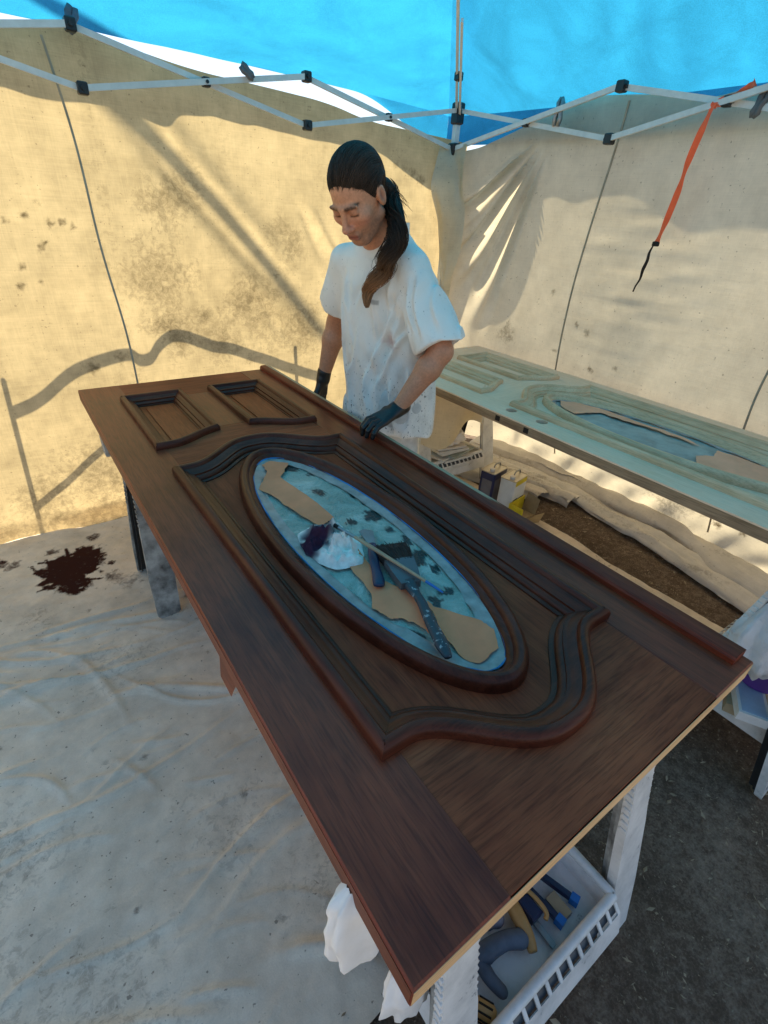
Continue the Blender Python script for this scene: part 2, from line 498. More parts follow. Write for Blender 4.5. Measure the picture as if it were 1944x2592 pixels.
class MB:
    def __init__(self):
        self.v, self.f = [], []

    def add(self, v, f):
        k = len(self.v)
        self.v += [tuple(map(float, p)) for p in v]
        self.f += [tuple(i + k for i in q) for q in f]
        return self

    def hexa(self, lo, hi):
        """lo, hi: four points each, counter-clockwise seen from above"""
        return self.add(list(lo) + list(hi), [(3, 2, 1, 0), (4, 5, 6, 7), (0, 1, 5, 4), (1, 2, 6, 5), (2, 3, 7, 6), (3, 0, 4, 7)])

    def box(self, x0, x1, y0, y1, z0, z1):
        lo = [(x0, y0, z0), (x1, y0, z0), (x1, y1, z0), (x0, y1, z0)]
        return self.hexa(lo, [(p[0], p[1], z1) for p in lo])

    def bevel_box(self, x0, x1, y0, y1, z0, z1, b=0.002):
        """box with chamfered long edges round the top and the bottom"""
        def ring(i, z):
            return [(x0 + i, y0 + i, z), (x1 - i, y0 + i, z), (x1 - i, y1 - i, z), (x0 + i, y1 - i, z)]
        return self.loft([ring(b, z0), ring(0, z0 + b), ring(0, z1 - b), ring(b, z1)])

    def obox(self, a, b, w, h, up=(0, 0, 1)):
        a, b = np.array(a, float), np.array(b, float)
        d = (b - a) / np.linalg.norm(b - a)
        s = np.cross(d, up)
        s /= np.linalg.norm(s)
        t = np.cross(s, d)
        q = [(-w / 2, -h / 2), (w / 2, -h / 2), (w / 2, h / 2), (-w / 2, h / 2)]
        return self.loft([[a + s * i + t * j for i, j in q], [b + s * i + t * j for i, j in q]])

    def loft(self, rings, caps=True, closed=True):
        n = len(rings[0])
        vs = [p for r in rings for p in r]
        fs = []
        for i in range(len(rings) - 1):
            for j in range(n if closed else n - 1):
                k = (j + 1) % n
                fs.append((i * n + j, i * n + k, (i + 1) * n + k, (i + 1) * n + j))
        if caps:
            fs.append(tuple(range(n - 1, -1, -1)))
            fs.append(tuple((len(rings) - 1) * n + j for j in range(n)))
        return self.add(vs, fs)

    def tube(self, pts, r, n=10, flat=None, caps=True):
        pts = np.asarray(pts, float)
        r = np.broadcast_to(np.asarray(r, float), (len(pts),))
        tan = np.gradient(pts, axis=0)
        tan /= np.linalg.norm(tan, axis=1)[:, None] + 1e-9
        up = np.array([0, 0, 1.0]) if abs(tan[0][2]) < 0.9 else np.array([1.0, 0, 0])
        s = np.cross(tan[0], up)
        rings = []
        for p, t, rr in zip(pts, tan, r):
            s = s - t * (s @ t)
            s /= np.linalg.norm(s)
            b = np.cross(s, t)
            fl = 1.0 if flat is None else flat
            rings.append([p + s * math.cos(a) * rr + b * math.sin(a) * rr * fl for a in np.linspace(0, 2 * math.pi, n, endpoint=False)])
        return self.loft(rings, caps)

    def prism(self, poly, z0, z1):
        n = len(poly)
        zz0 = z0 if hasattr(z0, '__len__') else [z0] * n
        zz1 = z1 if hasattr(z1, '__len__') else [z1] * n
        v = [(p[0], p[1], z) for p, z in zip(poly, zz0)] + [(p[0], p[1], z) for p, z in zip(poly, zz1)]
        f = [tuple(range(n - 1, -1, -1)), tuple(range(n, 2 * n))] + [(i, (i + 1) % n, n + (i + 1) % n, n + i) for i in range(n)]
        return self.add(v, f)

    def build(self, name, mat, parent=None, **kw):
        return link_mesh(name, self.v, self.f, mat, parent, **kw)


def grid(nu, nv, fn, flip=False):
    """fn(u, v) -> x, y, z arrays; u, v in 0..1"""
    u, v = np.meshgrid(np.linspace(0, 1, nu), np.linspace(0, 1, nv), indexing='ij')
    x, y, z = fn(u, v)
    vs = np.stack([x.ravel(), y.ravel(), z.ravel()], 1)
    i, j = np.meshgrid(np.arange(nu - 1), np.arange(nv - 1), indexing='ij')
    a = (i * nv + j).ravel()
    f = np.stack([a, a + nv, a + nv + 1, a + 1], 1)
    if flip:
        f = f[:, ::-1]
    return vs, f


def smooth_path(pts, n=40, closed=False):
    """Catmull-Rom through the points"""
    p = np.asarray(pts, float)
    m = len(p)
    out = []
    segs = m if closed else m - 1
    per = max(2, n // segs)
    for i in range(segs):
        g = (lambda k: p[k % m]) if closed else (lambda k: p[min(max(k, 0), m - 1)])
        p0, p1, p2, p3 = g(i - 1), g(i), g(i + 1), g(i + 2)
        for t in np.linspace(0, 1, per, endpoint=False):
            out.append(0.5 * ((2 * p1) + (-p0 + p2) * t + (2 * p0 - 5 * p1 + 4 * p2 - p3) * t * t + (-p0 + 3 * p1 - 3 * p2 + p3) * t ** 3))
    if not closed:
        out.append(p[-1])
    return np.array(out)

# ------------------------------------------------------------------ setting: ground
gn = 60
gx = np.concatenate([np.linspace(-60, -2.2, 14), np.linspace(-2.0, 3.6, 90), np.linspace(3.9, 60, 14)])
gy = np.concatenate([np.linspace(-60, -1.7, 14), np.linspace(-1.5, 3.4, 80), np.linspace(3.7, 60, 14)])
GX, GY = np.meshgrid(gx, gy, indexing='ij')
GZ = -0.014 + 0.007 * fbm(GX * 2.2, GY * 2.2, seed=3) + 0.004 * vnoise(GX * 11, GY * 11, seed=5)
vs = np.stack([GX.ravel(), GY.ravel(), GZ.ravel()], 1)
ii, jj = np.meshgrid(np.arange(len(gx) - 1), np.arange(len(gy) - 1), indexing='ij')
aa = (ii * len(gy) + jj).ravel()
ground = link_mesh('ground', vs, np.stack([aa, aa + len(gy), aa + len(gy) + 1, aa + 1], 1), M['ground'], smooth=True)
tag(ground, 'dark bare earth under and around the tent', None, None, 'structure')

# sunlit concrete ground, unseen, added on the two open sides to bounce warm light
M['concrete'] = plain('bounce_concrete', (0.48, 0.43, 0.36), 0.9, 0.2, 0.2, 3, 0.3, 40)
mb_v, mb_f = [], []
for (xa, xb, ya, yb) in ((-9.0, -1.3, -9.0, 5.0), (-1.298, 9.0, -9.0, -1.75)):
    k0 = len(mb_v)
    mb_v += [(xa, ya, 0.012), (xb, ya, 0.012), (xb, yb, 0.012), (xa, yb, 0.012)]
    mb_f.append((k0, k0 + 1, k0 + 2, k0 + 3))
tag(link_mesh('bounce_ground', mb_v, mb_f, M['concrete']), 'pale concrete ground, unseen, added beyond the open sides of the tent to bounce sunlight in', None, None, 'structure')

# dry leaf bits on the earth
lb = MB()
for k in range(4200):
    if k < 1700:
        x, y = rng.uniform(0.35, 2.3), rng.uniform(-0.9, 0.22)
    elif k < 2900:
        x, y = rng.uniform(2.2, 2.75), rng.uniform(0.2, 1.9)
    else:
        x, y = rng.uniform(-1.2, 3.4), rng.uniform(-1.4, 0.2)
    z = 0.0 + rng.uniform(-0.006, 0.006)
    a, s = rng.uniform(0, 6.28), rng.choice([0.003, 0.005, 0.008, 0.014], p=[0.5, 0.3, 0.15, 0.05])
    w = s * rng.uniform(0.1, 0.55)
    ca, sa = math.cos(a), math.sin(a)
    q = [(-s, 0, rng.uniform(0, .004)), (0, -w, 0), (s, 0, rng.uniform(0, .008)), (0, w, rng.uniform(0, .006))]
    lb.add([(x + ca * i - sa * j, y + sa * i + ca * j, z + h) for i, j, h in q], [(0, 1, 2, 3)])
tag(lb.build('litter', M['litter']), 'dry leaf bits and straw scattered on the bare earth', 'litter', None, 'stuff')

# ------------------------------------------------------------------ floor drop cloth
FX0, FX1, FY0, FY1 = -1.15, 2.25, 0.17, 2.95
rc_ = np.random.default_rng(12)
CREASE = []
for k in range(120):
    big = k < 26
    cx, cy = rc_.uniform(-0.95, 0.5 if k % 4 else 2.0), rc_.uniform(0.25, 2.0)
    an = rc_.normal(-0.30, 0.32)
    CREASE.append((cx, cy, math.cos(an), math.sin(an), rc_.uniform(.15, .45) if big else rc_.uniform(.06, .2), rc_.uniform(.010, .018) if big else rc_.uniform(.007, .012),
                   (rc_.uniform(.010, .019) if big else rc_.uniform(.003, .008)), rc_.uniform(-1.2, 1.2)))
def floor_h(x, y):
    h = 0.003 + 0.0035 * (1 + vnoise(x * 5, y * 5, seed=2)) + 0.0022 * fbm(x * 13, y * 16, seed=6, octv=3)
    xw = x + 0.03 * vnoise(x * 4, y * 4, seed=13)
    yw = y + 0.03 * vnoise(x * 4, y * 4, seed=14)
    for cx, cy, ca, sa, ln, w, am, cv in CREASE:
        a = (xw - cx) * ca + (yw - cy) * sa
        n_ = -(xw - cx) * sa + (yw - cy) * ca - cv * a * a
        h = h + am * np.exp(-(n_ / w) ** 2 - (a / ln) ** 4)
    return h

def floor_xyz(u, v):
    x = FX0 + (FX1 - FX0) * u
    y = FY0 + (FY1 - FY0) * v
    y = y + 0.035 * vnoise(x * 2.2, 0 * x, seed=8) * (1 - v) ** 4
    x = x + 0.02 * vnoise(0 * y, y * 2.4, seed=9) * u ** 6
    return x, y, floor_h(x, y)

vs, fs = grid(430, 350, floor_xyz)
def blob(px, py, cx, cy, r, seed, sharp=0.35, fr=7):
    dx, dy = px - cx, py - cy
    d = np.sqrt(dx * dx + dy * dy) / r
    ang = np.arctan2(dy, dx)
    d = d / (1 + 0.33 * vnoise(ang * 1.9, cx * 9 + 0 * ang, seed=seed) + 0.30 * vnoise(px * fr / r * 0.2, py * fr / r * 0.2, seed=seed + 1) + 0.2 * vnoise(px * fr / r * 0.6, py * fr / r * 0.6, seed=seed + 2))
    return sstep(1 + sharp, 1 - sharp, d)
px, py = vs[:, 0], vs[:, 1]
st = 1.0 * blob(px, py, -0.245, 2.345, 0.135, 31, 0.16, 13)
for (cx, cy, r, k) in [(-0.16, 2.47, .055, .95), (-0.24, 2.20, .06, .95), (-0.12, 2.36, .05, .8), (-0.35, 2.40, .05, .8), (-0.08, 2.18, .035, .55), (-0.02, 2.12, .05, .35),
                       (-0.30, 2.55, .03, .6), (-0.47, 2.52, .035, .6), (-0.53, 2.56, .04, .7), (-0.06, 2.30, .02, .8), (-0.33, 2.23, .02, .8), (-0.10, 2.60, .03, .6)]:
    st = np.maximum(st, k * blob(px, py, cx, cy, r, int(abs(cx * 100)) + 5, 0.3))
rs = np.random.default_rng(3)
for k in range(26):
    an, ln = rs.uniform(0, 6.28), rs.uniform(.10, .21)
    bend = rs.normal(0, .5)
    for t in np.linspace(0.35, 1, 14):
        cx = -0.245 + ln * t * math.cos(an + bend * t) * 0.9
        cy = 2.345 + ln * t * math.sin(an + bend * t) * 1.05
        w_ = 0.013 * (1.25 - t) + 0.004
        st = np.maximum(st, 1.0 * np.exp(-(((px - cx) ** 2 + (py - cy) ** 2) / w_ ** 2) ** 1.5))
for k in range(130):
    cx, cy = rs.uniform(-1.0, 1.1), rs.uniform(0.25, 2.4)
    st = np.maximum(st, rs.uniform(.15, .55) * np.exp(-((px - cx) ** 2 + (py - cy) ** 2) / (2 * rs.uniform(.004, .014) ** 2)))
for k in range(14):
    cx, cy = rs.uniform(-1.0, 1.0), rs.uniform(0.3, 2.7)
    st = np.maximum(st, rs.uniform(.16, .24) * blob(px, py, cx, cy, rs.uniform(.08, .25), 60 + k, 0.8, 5))
fc = link_mesh('drop_cloth', vs, fs, M['floor_cloth'], smooth=True, attrs={'stain': st})
tag(fc, 'wrinkled dirty canvas drop cloth spread on the ground with a dark brown spill', 'drop cloth')

# ------------------------------------------------------------------ pop-up canopy
EZ = 2.20
LX, LY = 2.335, 2.72
CXM, CYM, SPAN = LX - 1.52, LY - 1.52, 3.04
tent = thing('canopy_tent', 'blue pop-up canopy tent with white steel folding frame and black joints', 'canopy tent', (CXM, CYM, 0))
PEAK = EZ + 0.92
RX0, RX1, RY0, RY1 = LX - SPAN - 0.14, LX + 0.14, LY - SPAN - 0.14, LY + 0.245
EAVE = [((RX0, RY0), (RX1, RY0)), ((RX1, RY0), (RX1, RY1)), ((RX1, RY1), (RX0, RY1)), ((RX0, RY1), (RX0, RY0))]
def eave_z(k, u):
    lift = (0.0, -0.03, 0.035, 0.0)[k]
    return EZ - 0.025 + lift * np.sin(np.pi * u) ** 0.7
def roof_xyz(k, u, v):
    (xa, ya), (xb, yb) = EAVE[k]
    ex, ey = xa + (xb - xa) * u, ya + (yb - ya) * u
    x, y = ex + (CXM - ex) * v, ey + (CYM - ey) * v
    ez = eave_z(k, u)
    z = ez + (PEAK - ez) * v - 0.05 * np.sin(np.pi * v) * (1 - np.abs(u * 2 - 1) ** 2)
    fade = np.clip((1 - np.abs(u * 2 - 1)) * 6, 0, 1) * np.clip((1 - v) * 6, 0, 1) * np.clip(v * 8, 0, 1)
    wr = 0.026 * vnoise(x * 1.7 + 3 * k, y * 3.2, seed=40 + k) + 0.006 * vnoise(x * 6 + 3, y * 5.0, seed=44 + k)
    # tension folds running up from the eave
    wr = wr + 0.018 * np.sin(u * 55 + 6 * vnoise(u * 6, v * 2, seed=48 + k)) * np.exp(-v * 5) * (0.5 + 0.5 * vnoise(u * 9, 0 * v, seed=49 + k))
    return x, y, z + wr * fade
for k in range(4):
    vs, fs = grid(90, 44, lambda u, v: roof_xyz(k, u, v))
    link_mesh('roof_panel', vs, fs, M['canopy'], tent, smooth=True)
# valance strips hang from the eave; at the back only the corner still hangs, the rest is flipped up
for k in range(4):
    def val_xyz(u, v):
        (xa, ya), (xb, yb) = EAVE[k]
        x, y = xa + (xb - xa) * u, ya + (yb - ya) * u
        drop = 0.05 if k in (0, 3) else (0.15 if k == 1 else 0.17 * sstep(1.75, 2.45, x))
        w = 0.012 * vnoise(x * 5, y * 5, v * 2, seed=50 + k) * v
        ox, oy = [(0, -1), (1, 0), (0, 1), (-1, 0)][k]
        return x + ox * w, y + oy * w, eave_z(k, u) - drop * v
    vs, fs = grid(90, 5, val_xyz)
    link_mesh('valance', vs, fs, M['canopy'], tent, smooth=True)
x0t, y0t = LX - SPAN, LY - SPAN
corners = [(LX, LY), (x0t, LY), (x0t, y0t), (LX, y0t)]
BAR = 0.022
def bar(a, b, w=0.014, h=BAR):
    mb = MB()
    mb.obox(a, b, w, h)
    mb.build('truss_bar', M['white_metal'], tent)
def joint(p, s=0.018, d=None):
    mb = MB()
    x, y, z = p
    mb.bevel_box(x - s, x + s, y - s, y + s, z - s * 1.15, z + s * 1.15, 0.004)
    mb.tube([(x, y - s * 1.5, z), (x, y + s * 1.5, z)], s * 0.45, 8)
    mb.build('joint', M['black_plastic'], tent, smooth=True, sharp=35)
for ci, (cx, cy) in enumerate(corners):
    mb = MB()
    mb.bevel_box(cx - 0.016, cx + 0.016, cy - 0.016, cy + 0.016, 0.0, 2.10, 0.003)
    mb.build('leg', M['white_metal'], tent)
    mb = MB()
    mb.bevel_box(cx - 0.04, cx + 0.04, cy - 0.04, cy + 0.04, 0.002, 0.010, 0.002)
    mb.build('foot_plate', M['white_metal'], tent)
    mb = MB()
    mb.bevel_box(cx - 0.027, cx + 0.027, cy - 0.027, cy + 0.027, 2.10, 2.205, 0.006)
    mb.build('corner_bracket', M['black_plastic'], tent)
    mb = MB()
    mb.bevel_box(cx - 0.028, cx + 0.028, cy - 0.028, cy + 0.028, 1.945, 2.01, 0.006)
    mb.build('slider', M['black_plastic'], tent)
# scissor trusses: the far side and the side behind the second door are visible, the other two close the frame
def side(p0, p1, offs, marks):
    p0, p1 = np.array(p0, float), np.array(p1, float)
    d = (p1 - p0)
    nrm = np.array([-d[1], d[0]]) / np.linalg.norm(d)
    zt, zb = 2.168, 1.978
    for i in range(0, len(marks) - 1, 2):
        a, mid, b = marks[i], marks[i + 1], marks[i + 2]
        pa, pm, pb = p0 + d * a, p0 + d * mid, p0 + d * b
        for sgn, (z1, z2) in ((1, (zt, zb)), (-1, (zb, zt))):
            o = nrm * 0.011 * sgn
            bar((*(pa + o), z1), (*(pb + o), z2))
        joint((*pm, (zt + zb) / 2), 0.016)
        if i + 2 < len(marks) - 1:
            joint((*pb, zt), 0.019)
            joint((*pb, zb), 0.019)
T = SPAN
side((LX, LY), (x0t, LY), 1, [0, 0.505 / T, 1.01 / T, 1.515 / T, 2.025 / T, 2.53 / T, 1.0])
side((LX, LY), (LX, y0t), 1, [0, 0.55 / T, 1.08 / T, 1.57 / T, 2.05 / T, 2.54 / T, 1.0])
side((x0t, y0t), (x0t, LY), 1, [0, 1 / 6, 2 / 6, 3 / 6, 4 / 6, 5 / 6, 1.0])
side((x0t, y0t), (LX, y0t), 1, [0, 1 / 6, 2 / 6, 3 / 6, 4 / 6, 5 / 6, 1.0])
# hip rafters in two sections with an elbow joint
for cx, cy in corners:
    a = np.array([cx, cy, EZ - 0.02])
    b = np.array([CXM, CYM, PEAK - 0.05])
    m = a + (b - a) * 0.40
    dd = np.array([b[1] - a[1], -(b[0] - a[0]), 0]) / math.hypot(b[0] - a[0], b[1] - a[1])
    bar(a + dd * 0.010 - (0, 0, .01), m + dd * 0.010 - (0, 0, .02), 0.014, 0.02)
    bar(a - dd * 0.012 - (0, 0, .035), a + (b - a) * 0.30 - dd * 0.012 - (0, 0, .045), 0.012, 0.018)
    bar(m - (0, 0, .02), b - (0, 0, .03), 0.016, 0.02)
    j = a + (b - a) * 0.13
    joint(tuple(j - (0, 0, .025)), 0.017)
    joint(tuple(m - (0, 0, .02)), 0.017)
mb = MB()
mb.bevel_box(CXM - 0.05, CXM + 0.05, CYM - 0.05, CYM + 0.05, PEAK - 0.12, PEAK - 0.03, 0.01)
mb.build('peak_hub', M['black_plastic'], tent)

# ------------------------------------------------------------------ back cloth wall
BX = [-2.4, -0.7, -0.3, 0.087, 0.321, 0.571, 0.80, 1.006, 1.20, 1.468, 1.762, 2.095, 2.40, 2.52]
BT = [2.10, 2.15, 2.165, 2.150, 2.180, 2.146, 2.122, 2.118, 2.110, 2.100, 2.052, 2.041, 2.035, 2.03]
BXs = np.linspace(-2.4, 2.52, 200)
BTs = np.interp(BXs, BX, BT)
BTs = np.convolve(np.pad(BTs, 4, 'edge'), np.ones(9) / 9, 'valid')
def back_xyz(u, v):
    x = -2.4 + 4.92 * u
    top = np.interp(x, BXs, BTs)
    z = 0.006 + (top - 0.006) * v
    y = 2.785 + 0.02 * v
    y = y + 0.012 * vnoise(x * 2.3, z * 0.8, seed=70) + 0.006 * vnoise(x * 6.5, z * 1.1, seed=71)
    # long fold that runs down from under the first clamp
    s = (x - 0.44) * 0.72 + (z - 1.93) * 0.72
    al = (x - 0.44) * 0.70 - (z - 1.93) * 0.70
    y = y + 0.030 * np.exp(-(s / 0.055) ** 2) * sstep(-0.05, 0.25, al) * sstep(1.35, 0.7, al)
    y = y - 0.022 * np.exp(-((s - 0.12) / 0.06) ** 2) * sstep(0.0, 0.2, al) * sstep(1.2, 0.6, al)
    for (ox, oz, ang, w, ln, am) in [(1.30, 1.65, -62, .025, .45, .014), (1.38, 1.62, -58, .02, .40, -.012), (1.52, 1.5, -64, .02, .35, .010), (1.05, 1.15, -60, .025, .3, .010), (1.25, 1.1, -50, .02, .28, .011), (0.55, 1.75, -78, .02, .9, .008)]:
        ca, sa = math.cos(math.radians(ang)), math.sin(math.radians(ang))
        l = (x - ox) * ca + (z - oz) * sa
        n_ = -(x - ox) * sa + (z - oz) * ca
        y = y + am * np.exp(-(n_ / w) ** 2) * sstep(-0.05, 0.1, l) * sstep(ln, ln * 0.5, l)
    # the hem drags on the floor cloth
    y = y - 0.05 * sstep(0.10, 0.0, z) * (0.6 + 0.6 * vnoise(x * 3, 0 * x, seed=73))
    # eyelet dimples
    return x, y, z
vs, fs = grid(330, 150, back_xyz)
px, pz = vs[:, 0], vs[:, 2]
st = np.zeros(len(vs))
spots = [(0.52, 1.30, .16, .50), (1.0, 1.12, .20, .52), (0.55, 1.02, .14, .55), (0.10, 0.27, .20, .50), (1.27, 0.97, .15, .52), (0.62, 1.62, .15, .50), (0.25, 0.62, .14, .46), (0.80, 0.95, .12, .5), (1.25, 1.45, .12, .5), (-0.25, 0.2, .15, .48), (0.52, 1.60, .055, .55), (0.62, 1.64, .05, .60), (0.53, 1.20, .06, .55), (0.50, 1.05, .055, .75), (0.53, 0.98, .05, .6), (0.72, 1.08, .035, .7), (0.92, 1.12, .06, .6), (0.99, 1.16, .07, .65),
         (1.0, 1.02, .06, .4), (1.16, 1.27, .02, .7), (1.25, 1.48, .05, .4), (1.28, 1.40, .04, .45), (0.81, 0.97, .05, .55), (1.31, 0.97, .06, .6), (1.24, 0.90, .05, .3), (0.12, 0.86, .035, .75), (0.25, 0.90, .03, .6), (0.02, 0.10, .06, .5),
         (0.10, 0.22, .09, .6), (0.14, 0.32, .05, .4), (-0.22, 0.08, .05, .6), (0.95, 0.82, .03, .5), (0.42, 0.70, .05, .3), (0.0, 1.52, .014, .8), (0.09, 1.49, .014, .8), (-0.08, 1.50, .012, .8), (0.03, 1.40, .011, .8), (-0.06, 1.32, .014, .8), (0.0, 1.25, .012, .8), (-0.09, 1.24, .016, .8), (0.06, 1.57, .010, .7), (0.17, 1.48, .014, .7), (0.13, 1.50, .012, .8), (0.05, 1.42, .010, .8), (2.08, 1.84, .03, .6), (2.15, 1.81, .035, .65), (2.01, 1.86, .02, .5), (1.95, 1.87, .02, .4)]
for i, (cx, cz, r, k) in enumerate(spots):
    st = np.maximum(st, (k if r < .02 else k * 0.8) * blob(px, pz, cx, cz, r, 100 + i, 0.75, 6))
st = np.maximum(st, 0.33 * sstep(0.28, 0.02, pz + 0.1 * vnoise(px * 4, pz * 4, seed=140)))
for cx, k in ((0.32, .16), (-0.25, .12), (0.9, .13), (1.45, .12), (1.9, .10)):
    st = np.maximum(st, k * np.exp(-((px - cx - 0.02 * vnoise(pz * 2, 0 * pz, seed=int(cx * 50) + 200)) / 0.05) ** 2))
bc = link_mesh('back_cloth', vs, fs, M['back_cloth'], smooth=True, attrs={'stain': st})
tag(bc, 'sunlit tan canvas wall hung behind the man and the dark door, stained and shadowed', 'canvas wall')

def ribbon(name, surf, u_of, v0, v1, w, n, mat, parent, off):
    """narrow strip that follows a grid surface at u_of(v)"""
    vv = np.linspace(v0, v1, n)
    uu = np.array([u_of(t) for t in vv])
    x, y, z = surf(uu, vv)
    p = np.stack([x, y, z], 1)
    t = np.gradient(p, axis=0)
    t /= np.linalg.norm(t, axis=1)[:, None]
    o = np.array(off, float)
    s = np.cross(t, o)
    s /= np.linalg.norm(s, axis=1)[:, None]
    mb = MB()
    rings = [[q - r * w / 2 + o * 0.002, q + r * w / 2 + o * 0.002, q + r * w / 2 + o * 0.006, q - r * w / 2 + o * 0.006] for q, r in zip(p, s)]
    mb.loft(rings)
    return mb.build(name, mat, parent, smooth=True, sharp=40)

def xu(x):
    return (x + 2.4) / 4.92
ribbon('seam', back_xyz, lambda v: xu(0.215 + 0.135 * (1 - v) ** 0.8 + 0.006 * math.sin(v * 17)), 0.05, 0.985, 0.009, 70, M['seam'], bc, (0, -1, 0))

# ------------------------------------------------------------------ right cloth wall
RY = [-1.4, 0.2, 0.6, 1.09, 1.30, 1.50, 1.722, 1.86, 1.957, 2.264, 2.60, 2.80]
RT = [2.10, 2.13, 2.14, 2.13, 2.10, 2.14, 2.160, 2.165, 2.160, 2.065, 1.985, 1.95]
RYs = np.linspace(-1.4, 2.80, 200)
RTs = np.interp(RYs, RY, RT)
RTs = np.convolve(np.pad(RTs, 4, 'edge'), np.ones(9) / 9, 'valid')
def right_xyz(u, v):
    y = -1.4 + 4.2 * u
    top = np.interp(y, RYs, RTs)
    z = 0.012 + (top - 0.012) * v
    x = 2.415 + 0.105 * (top - z) + 0.34 * sstep(0.80, -0.25, z)
    x = x + 0.012 * vnoise(y * 1.9, z * 0.8, seed=80) + 0.0025 * vnoise(y * 5, z * 4, seed=81)
    # tension folds that fan out from the corner clamp downwards
    dy, dz = y - 2.02, z - 2.08
    ang = np.arctan2(-dz, dy + 1e-6)
    rad = np.sqrt(dy * dy + dz * dz)
    env = sstep(0.12, 0.35, rad) * sstep(1.35, 0.75, rad) * sstep(0.35, 0.6, ang) * sstep(1.35, 1.1, ang)
    x = x + 0.030 * env * np.sin(ang * 30.0) + 0.018 * env * np.sin(ang * 51 + 1)
    # small stretch marks round the strap
    e2 = np.exp(-((y - 1.42) / 0.34) ** 2 - ((z - 1.45) / 0.40) ** 2)
    x = x + 0.003 * e2 * vnoise(y * 5.0 + z * 3, z * 22, seed=83)
    # crumples near the ground
    lo = sstep(0.55, 0.1, z)
    x = x + lo * (0.030 * vnoise(y * 3.2, z * 4, seed=84) + 0.02 * vnoise(y * 8 + z * 5, z * 6, seed=85))
    # gathered edge towards the corner leg
    c = sstep(2.55, 2.80, y)
    x = x - 0.08 * c + 0.012 * c * np.sin(z * 9)
    return x, y, z
vs, fs = grid(330, 170, right_xyz, flip=True)
py, pz = vs[:, 1], vs[:, 2]
st = np.zeros(len(vs))
for i, (cy, cz, r, k) in enumerate([(2.22, 0.98, .06, .42), (1.0, 0.30, .16, .4), (1.25, 0.42, .14, .45), (1.55, 0.35, .10, .3), (1.62, 1.10, .02, .5), (1.70, 1.13, .015, .6), (1.55, 0.9, .018, .6), (1.82, 0.95, .015, .5),
                                     (1.4, 0.95, .018, .5), (0.75, 0.25, .02, .7), (0.68, 0.2, .025, .7), (0.62, 0.3, .015, .7), (0.8, 0.33, .015, .6), (0.9, 0.36, .02, .6), (0.55, 0.22, .02, .6), (1.9, 1.28, .018, .5)]):
    st = np.maximum(st, k * blob(py, pz, cy, cz, r, 300 + i, 0.6, 6))
rc = link_mesh('side_cloth', vs, fs, M['right_cloth'], smooth=True, attrs={'stain': st})
tag(rc, 'pale tan canvas wall sloping out behind the bare door, glowing near the ground', 'canvas wall')
def yu(y):
    return (y + 1.4) / 4.2
ribbon('seam', right_xyz, lambda v: yu(1.66 + 0.20 * (1 - v) ** 0.9 - 0.02 * math.sin(v * 8)), 0.08, 0.99, 0.009, 70, M['seam'], rc, (-1, 0, 0))
ribbon('seam', right_xyz, lambda v: yu(0.62 + 0.10 * (1 - v) + 0.012 * math.sin(v * 16)), 0.05, 0.99, 0.009, 70, M['seam'], rc, (-1, 0, 0))
# loose corner flap folded round the leg
def flap_xyz(u, v):
    z = 2.00 - 1.05 * v
    w = 0.17 * np.clip(1 - v * 0.92, 0, 1) + 0.045 * np.exp(-((v - 0.2) / 0.14) ** 2)
    x = 2.325 - 0.02 * u + 0.03 * np.sin(u * 3 + v * 4)
    y = 2.60 + w * (u - 0.1) + 0.02 * np.sin(v * 9 + u * 3)
    x = x - 0.10 * np.exp(-((v - 0.2) / 0.2) ** 2) * u + 0.02 * vnoise(u * 3, v * 6, seed=90)
    return x, y, z
vs, fs = grid(24, 60, flap_xyz)
link_mesh('corner_flap', vs, fs, M['right_cloth'], rc, smooth=True, attrs={'stain': np.zeros(len(vs))})

# surplus canvas bunched along the foot of the side wall
def roll(name, y0, y1, xf, wf, hf, seed, label, n=150, m=26):
    def fn(u, v):
        y = y0 + (y1 - y0) * u
        a = np.pi * (1.08 - 1.16 * v)
        w = wf * (1 + 0.25 * vnoise(y * 2.2, 0 * y, seed=seed))
        h = hf * (1 + 0.35 * vnoise(y * 3.1, 0 * y, seed=seed + 1))
        x = xf(y) + w * np.cos(a) + 0.02 * vnoise(y * 2.6, 0 * y, seed=seed + 2)
        z = h * np.clip(np.sin(a), 0.0, 1) ** 0.75 + 0.006
        k = 0.013 * vnoise(y * 3.5, v * 9, seed=seed + 3) + 0.007 * vnoise(y * 12, v * 10, seed=seed + 4)
        z = z + k * np.sin(np.pi * v)
        x = x + k * 1.4
        return x, y, z
    vs, fs = grid(n, m, fn, flip=True)
    st = 0.35 * np.clip(vnoise(vs[:, 1] * 5, vs[:, 0] * 14, seed=seed + 7), 0, 1)
    o = link_mesh(name, vs, fs, M['pale_cloth'], smooth=True, attrs={'stain': st})
    return tag(o, label, 'canvas')
edge = lambda y: np.interp(y, [-0.6, 0.3, 0.88, 1.65, 1.95, 2.5], [2.40, 2.46, 2.58, 2.70, 2.62, 2.50])
roll('canvas_fold', -0.6, 2.45, lambda y: edge(y) + 0.10, 0.105, 0.045, 400, 'flat outer fold of surplus canvas lying along the bare earth beside the side wall')
roll('canvas_fold', -0.6, 2.5, lambda y: edge(y) + 0.25, 0.095, 0.085, 420, 'thick rounded fold of surplus canvas against the foot of the side wall')
roll('canvas_fold', 1.45, 2.45, lambda y: edge(y) - 0.05 - 0.10 * (y - 1.45), 0.07, 0.06, 440, 'short bunched canvas fold beside the solvent cans', 70, 20)
roll('canvas_fold', 1.60, 2.45, lambda y: edge(y) - 0.20 - 0.12 * (y - 1.6), 0.08, 0.05, 460, 'crumpled canvas fold in the corner behind the solvent cans', 60, 20)

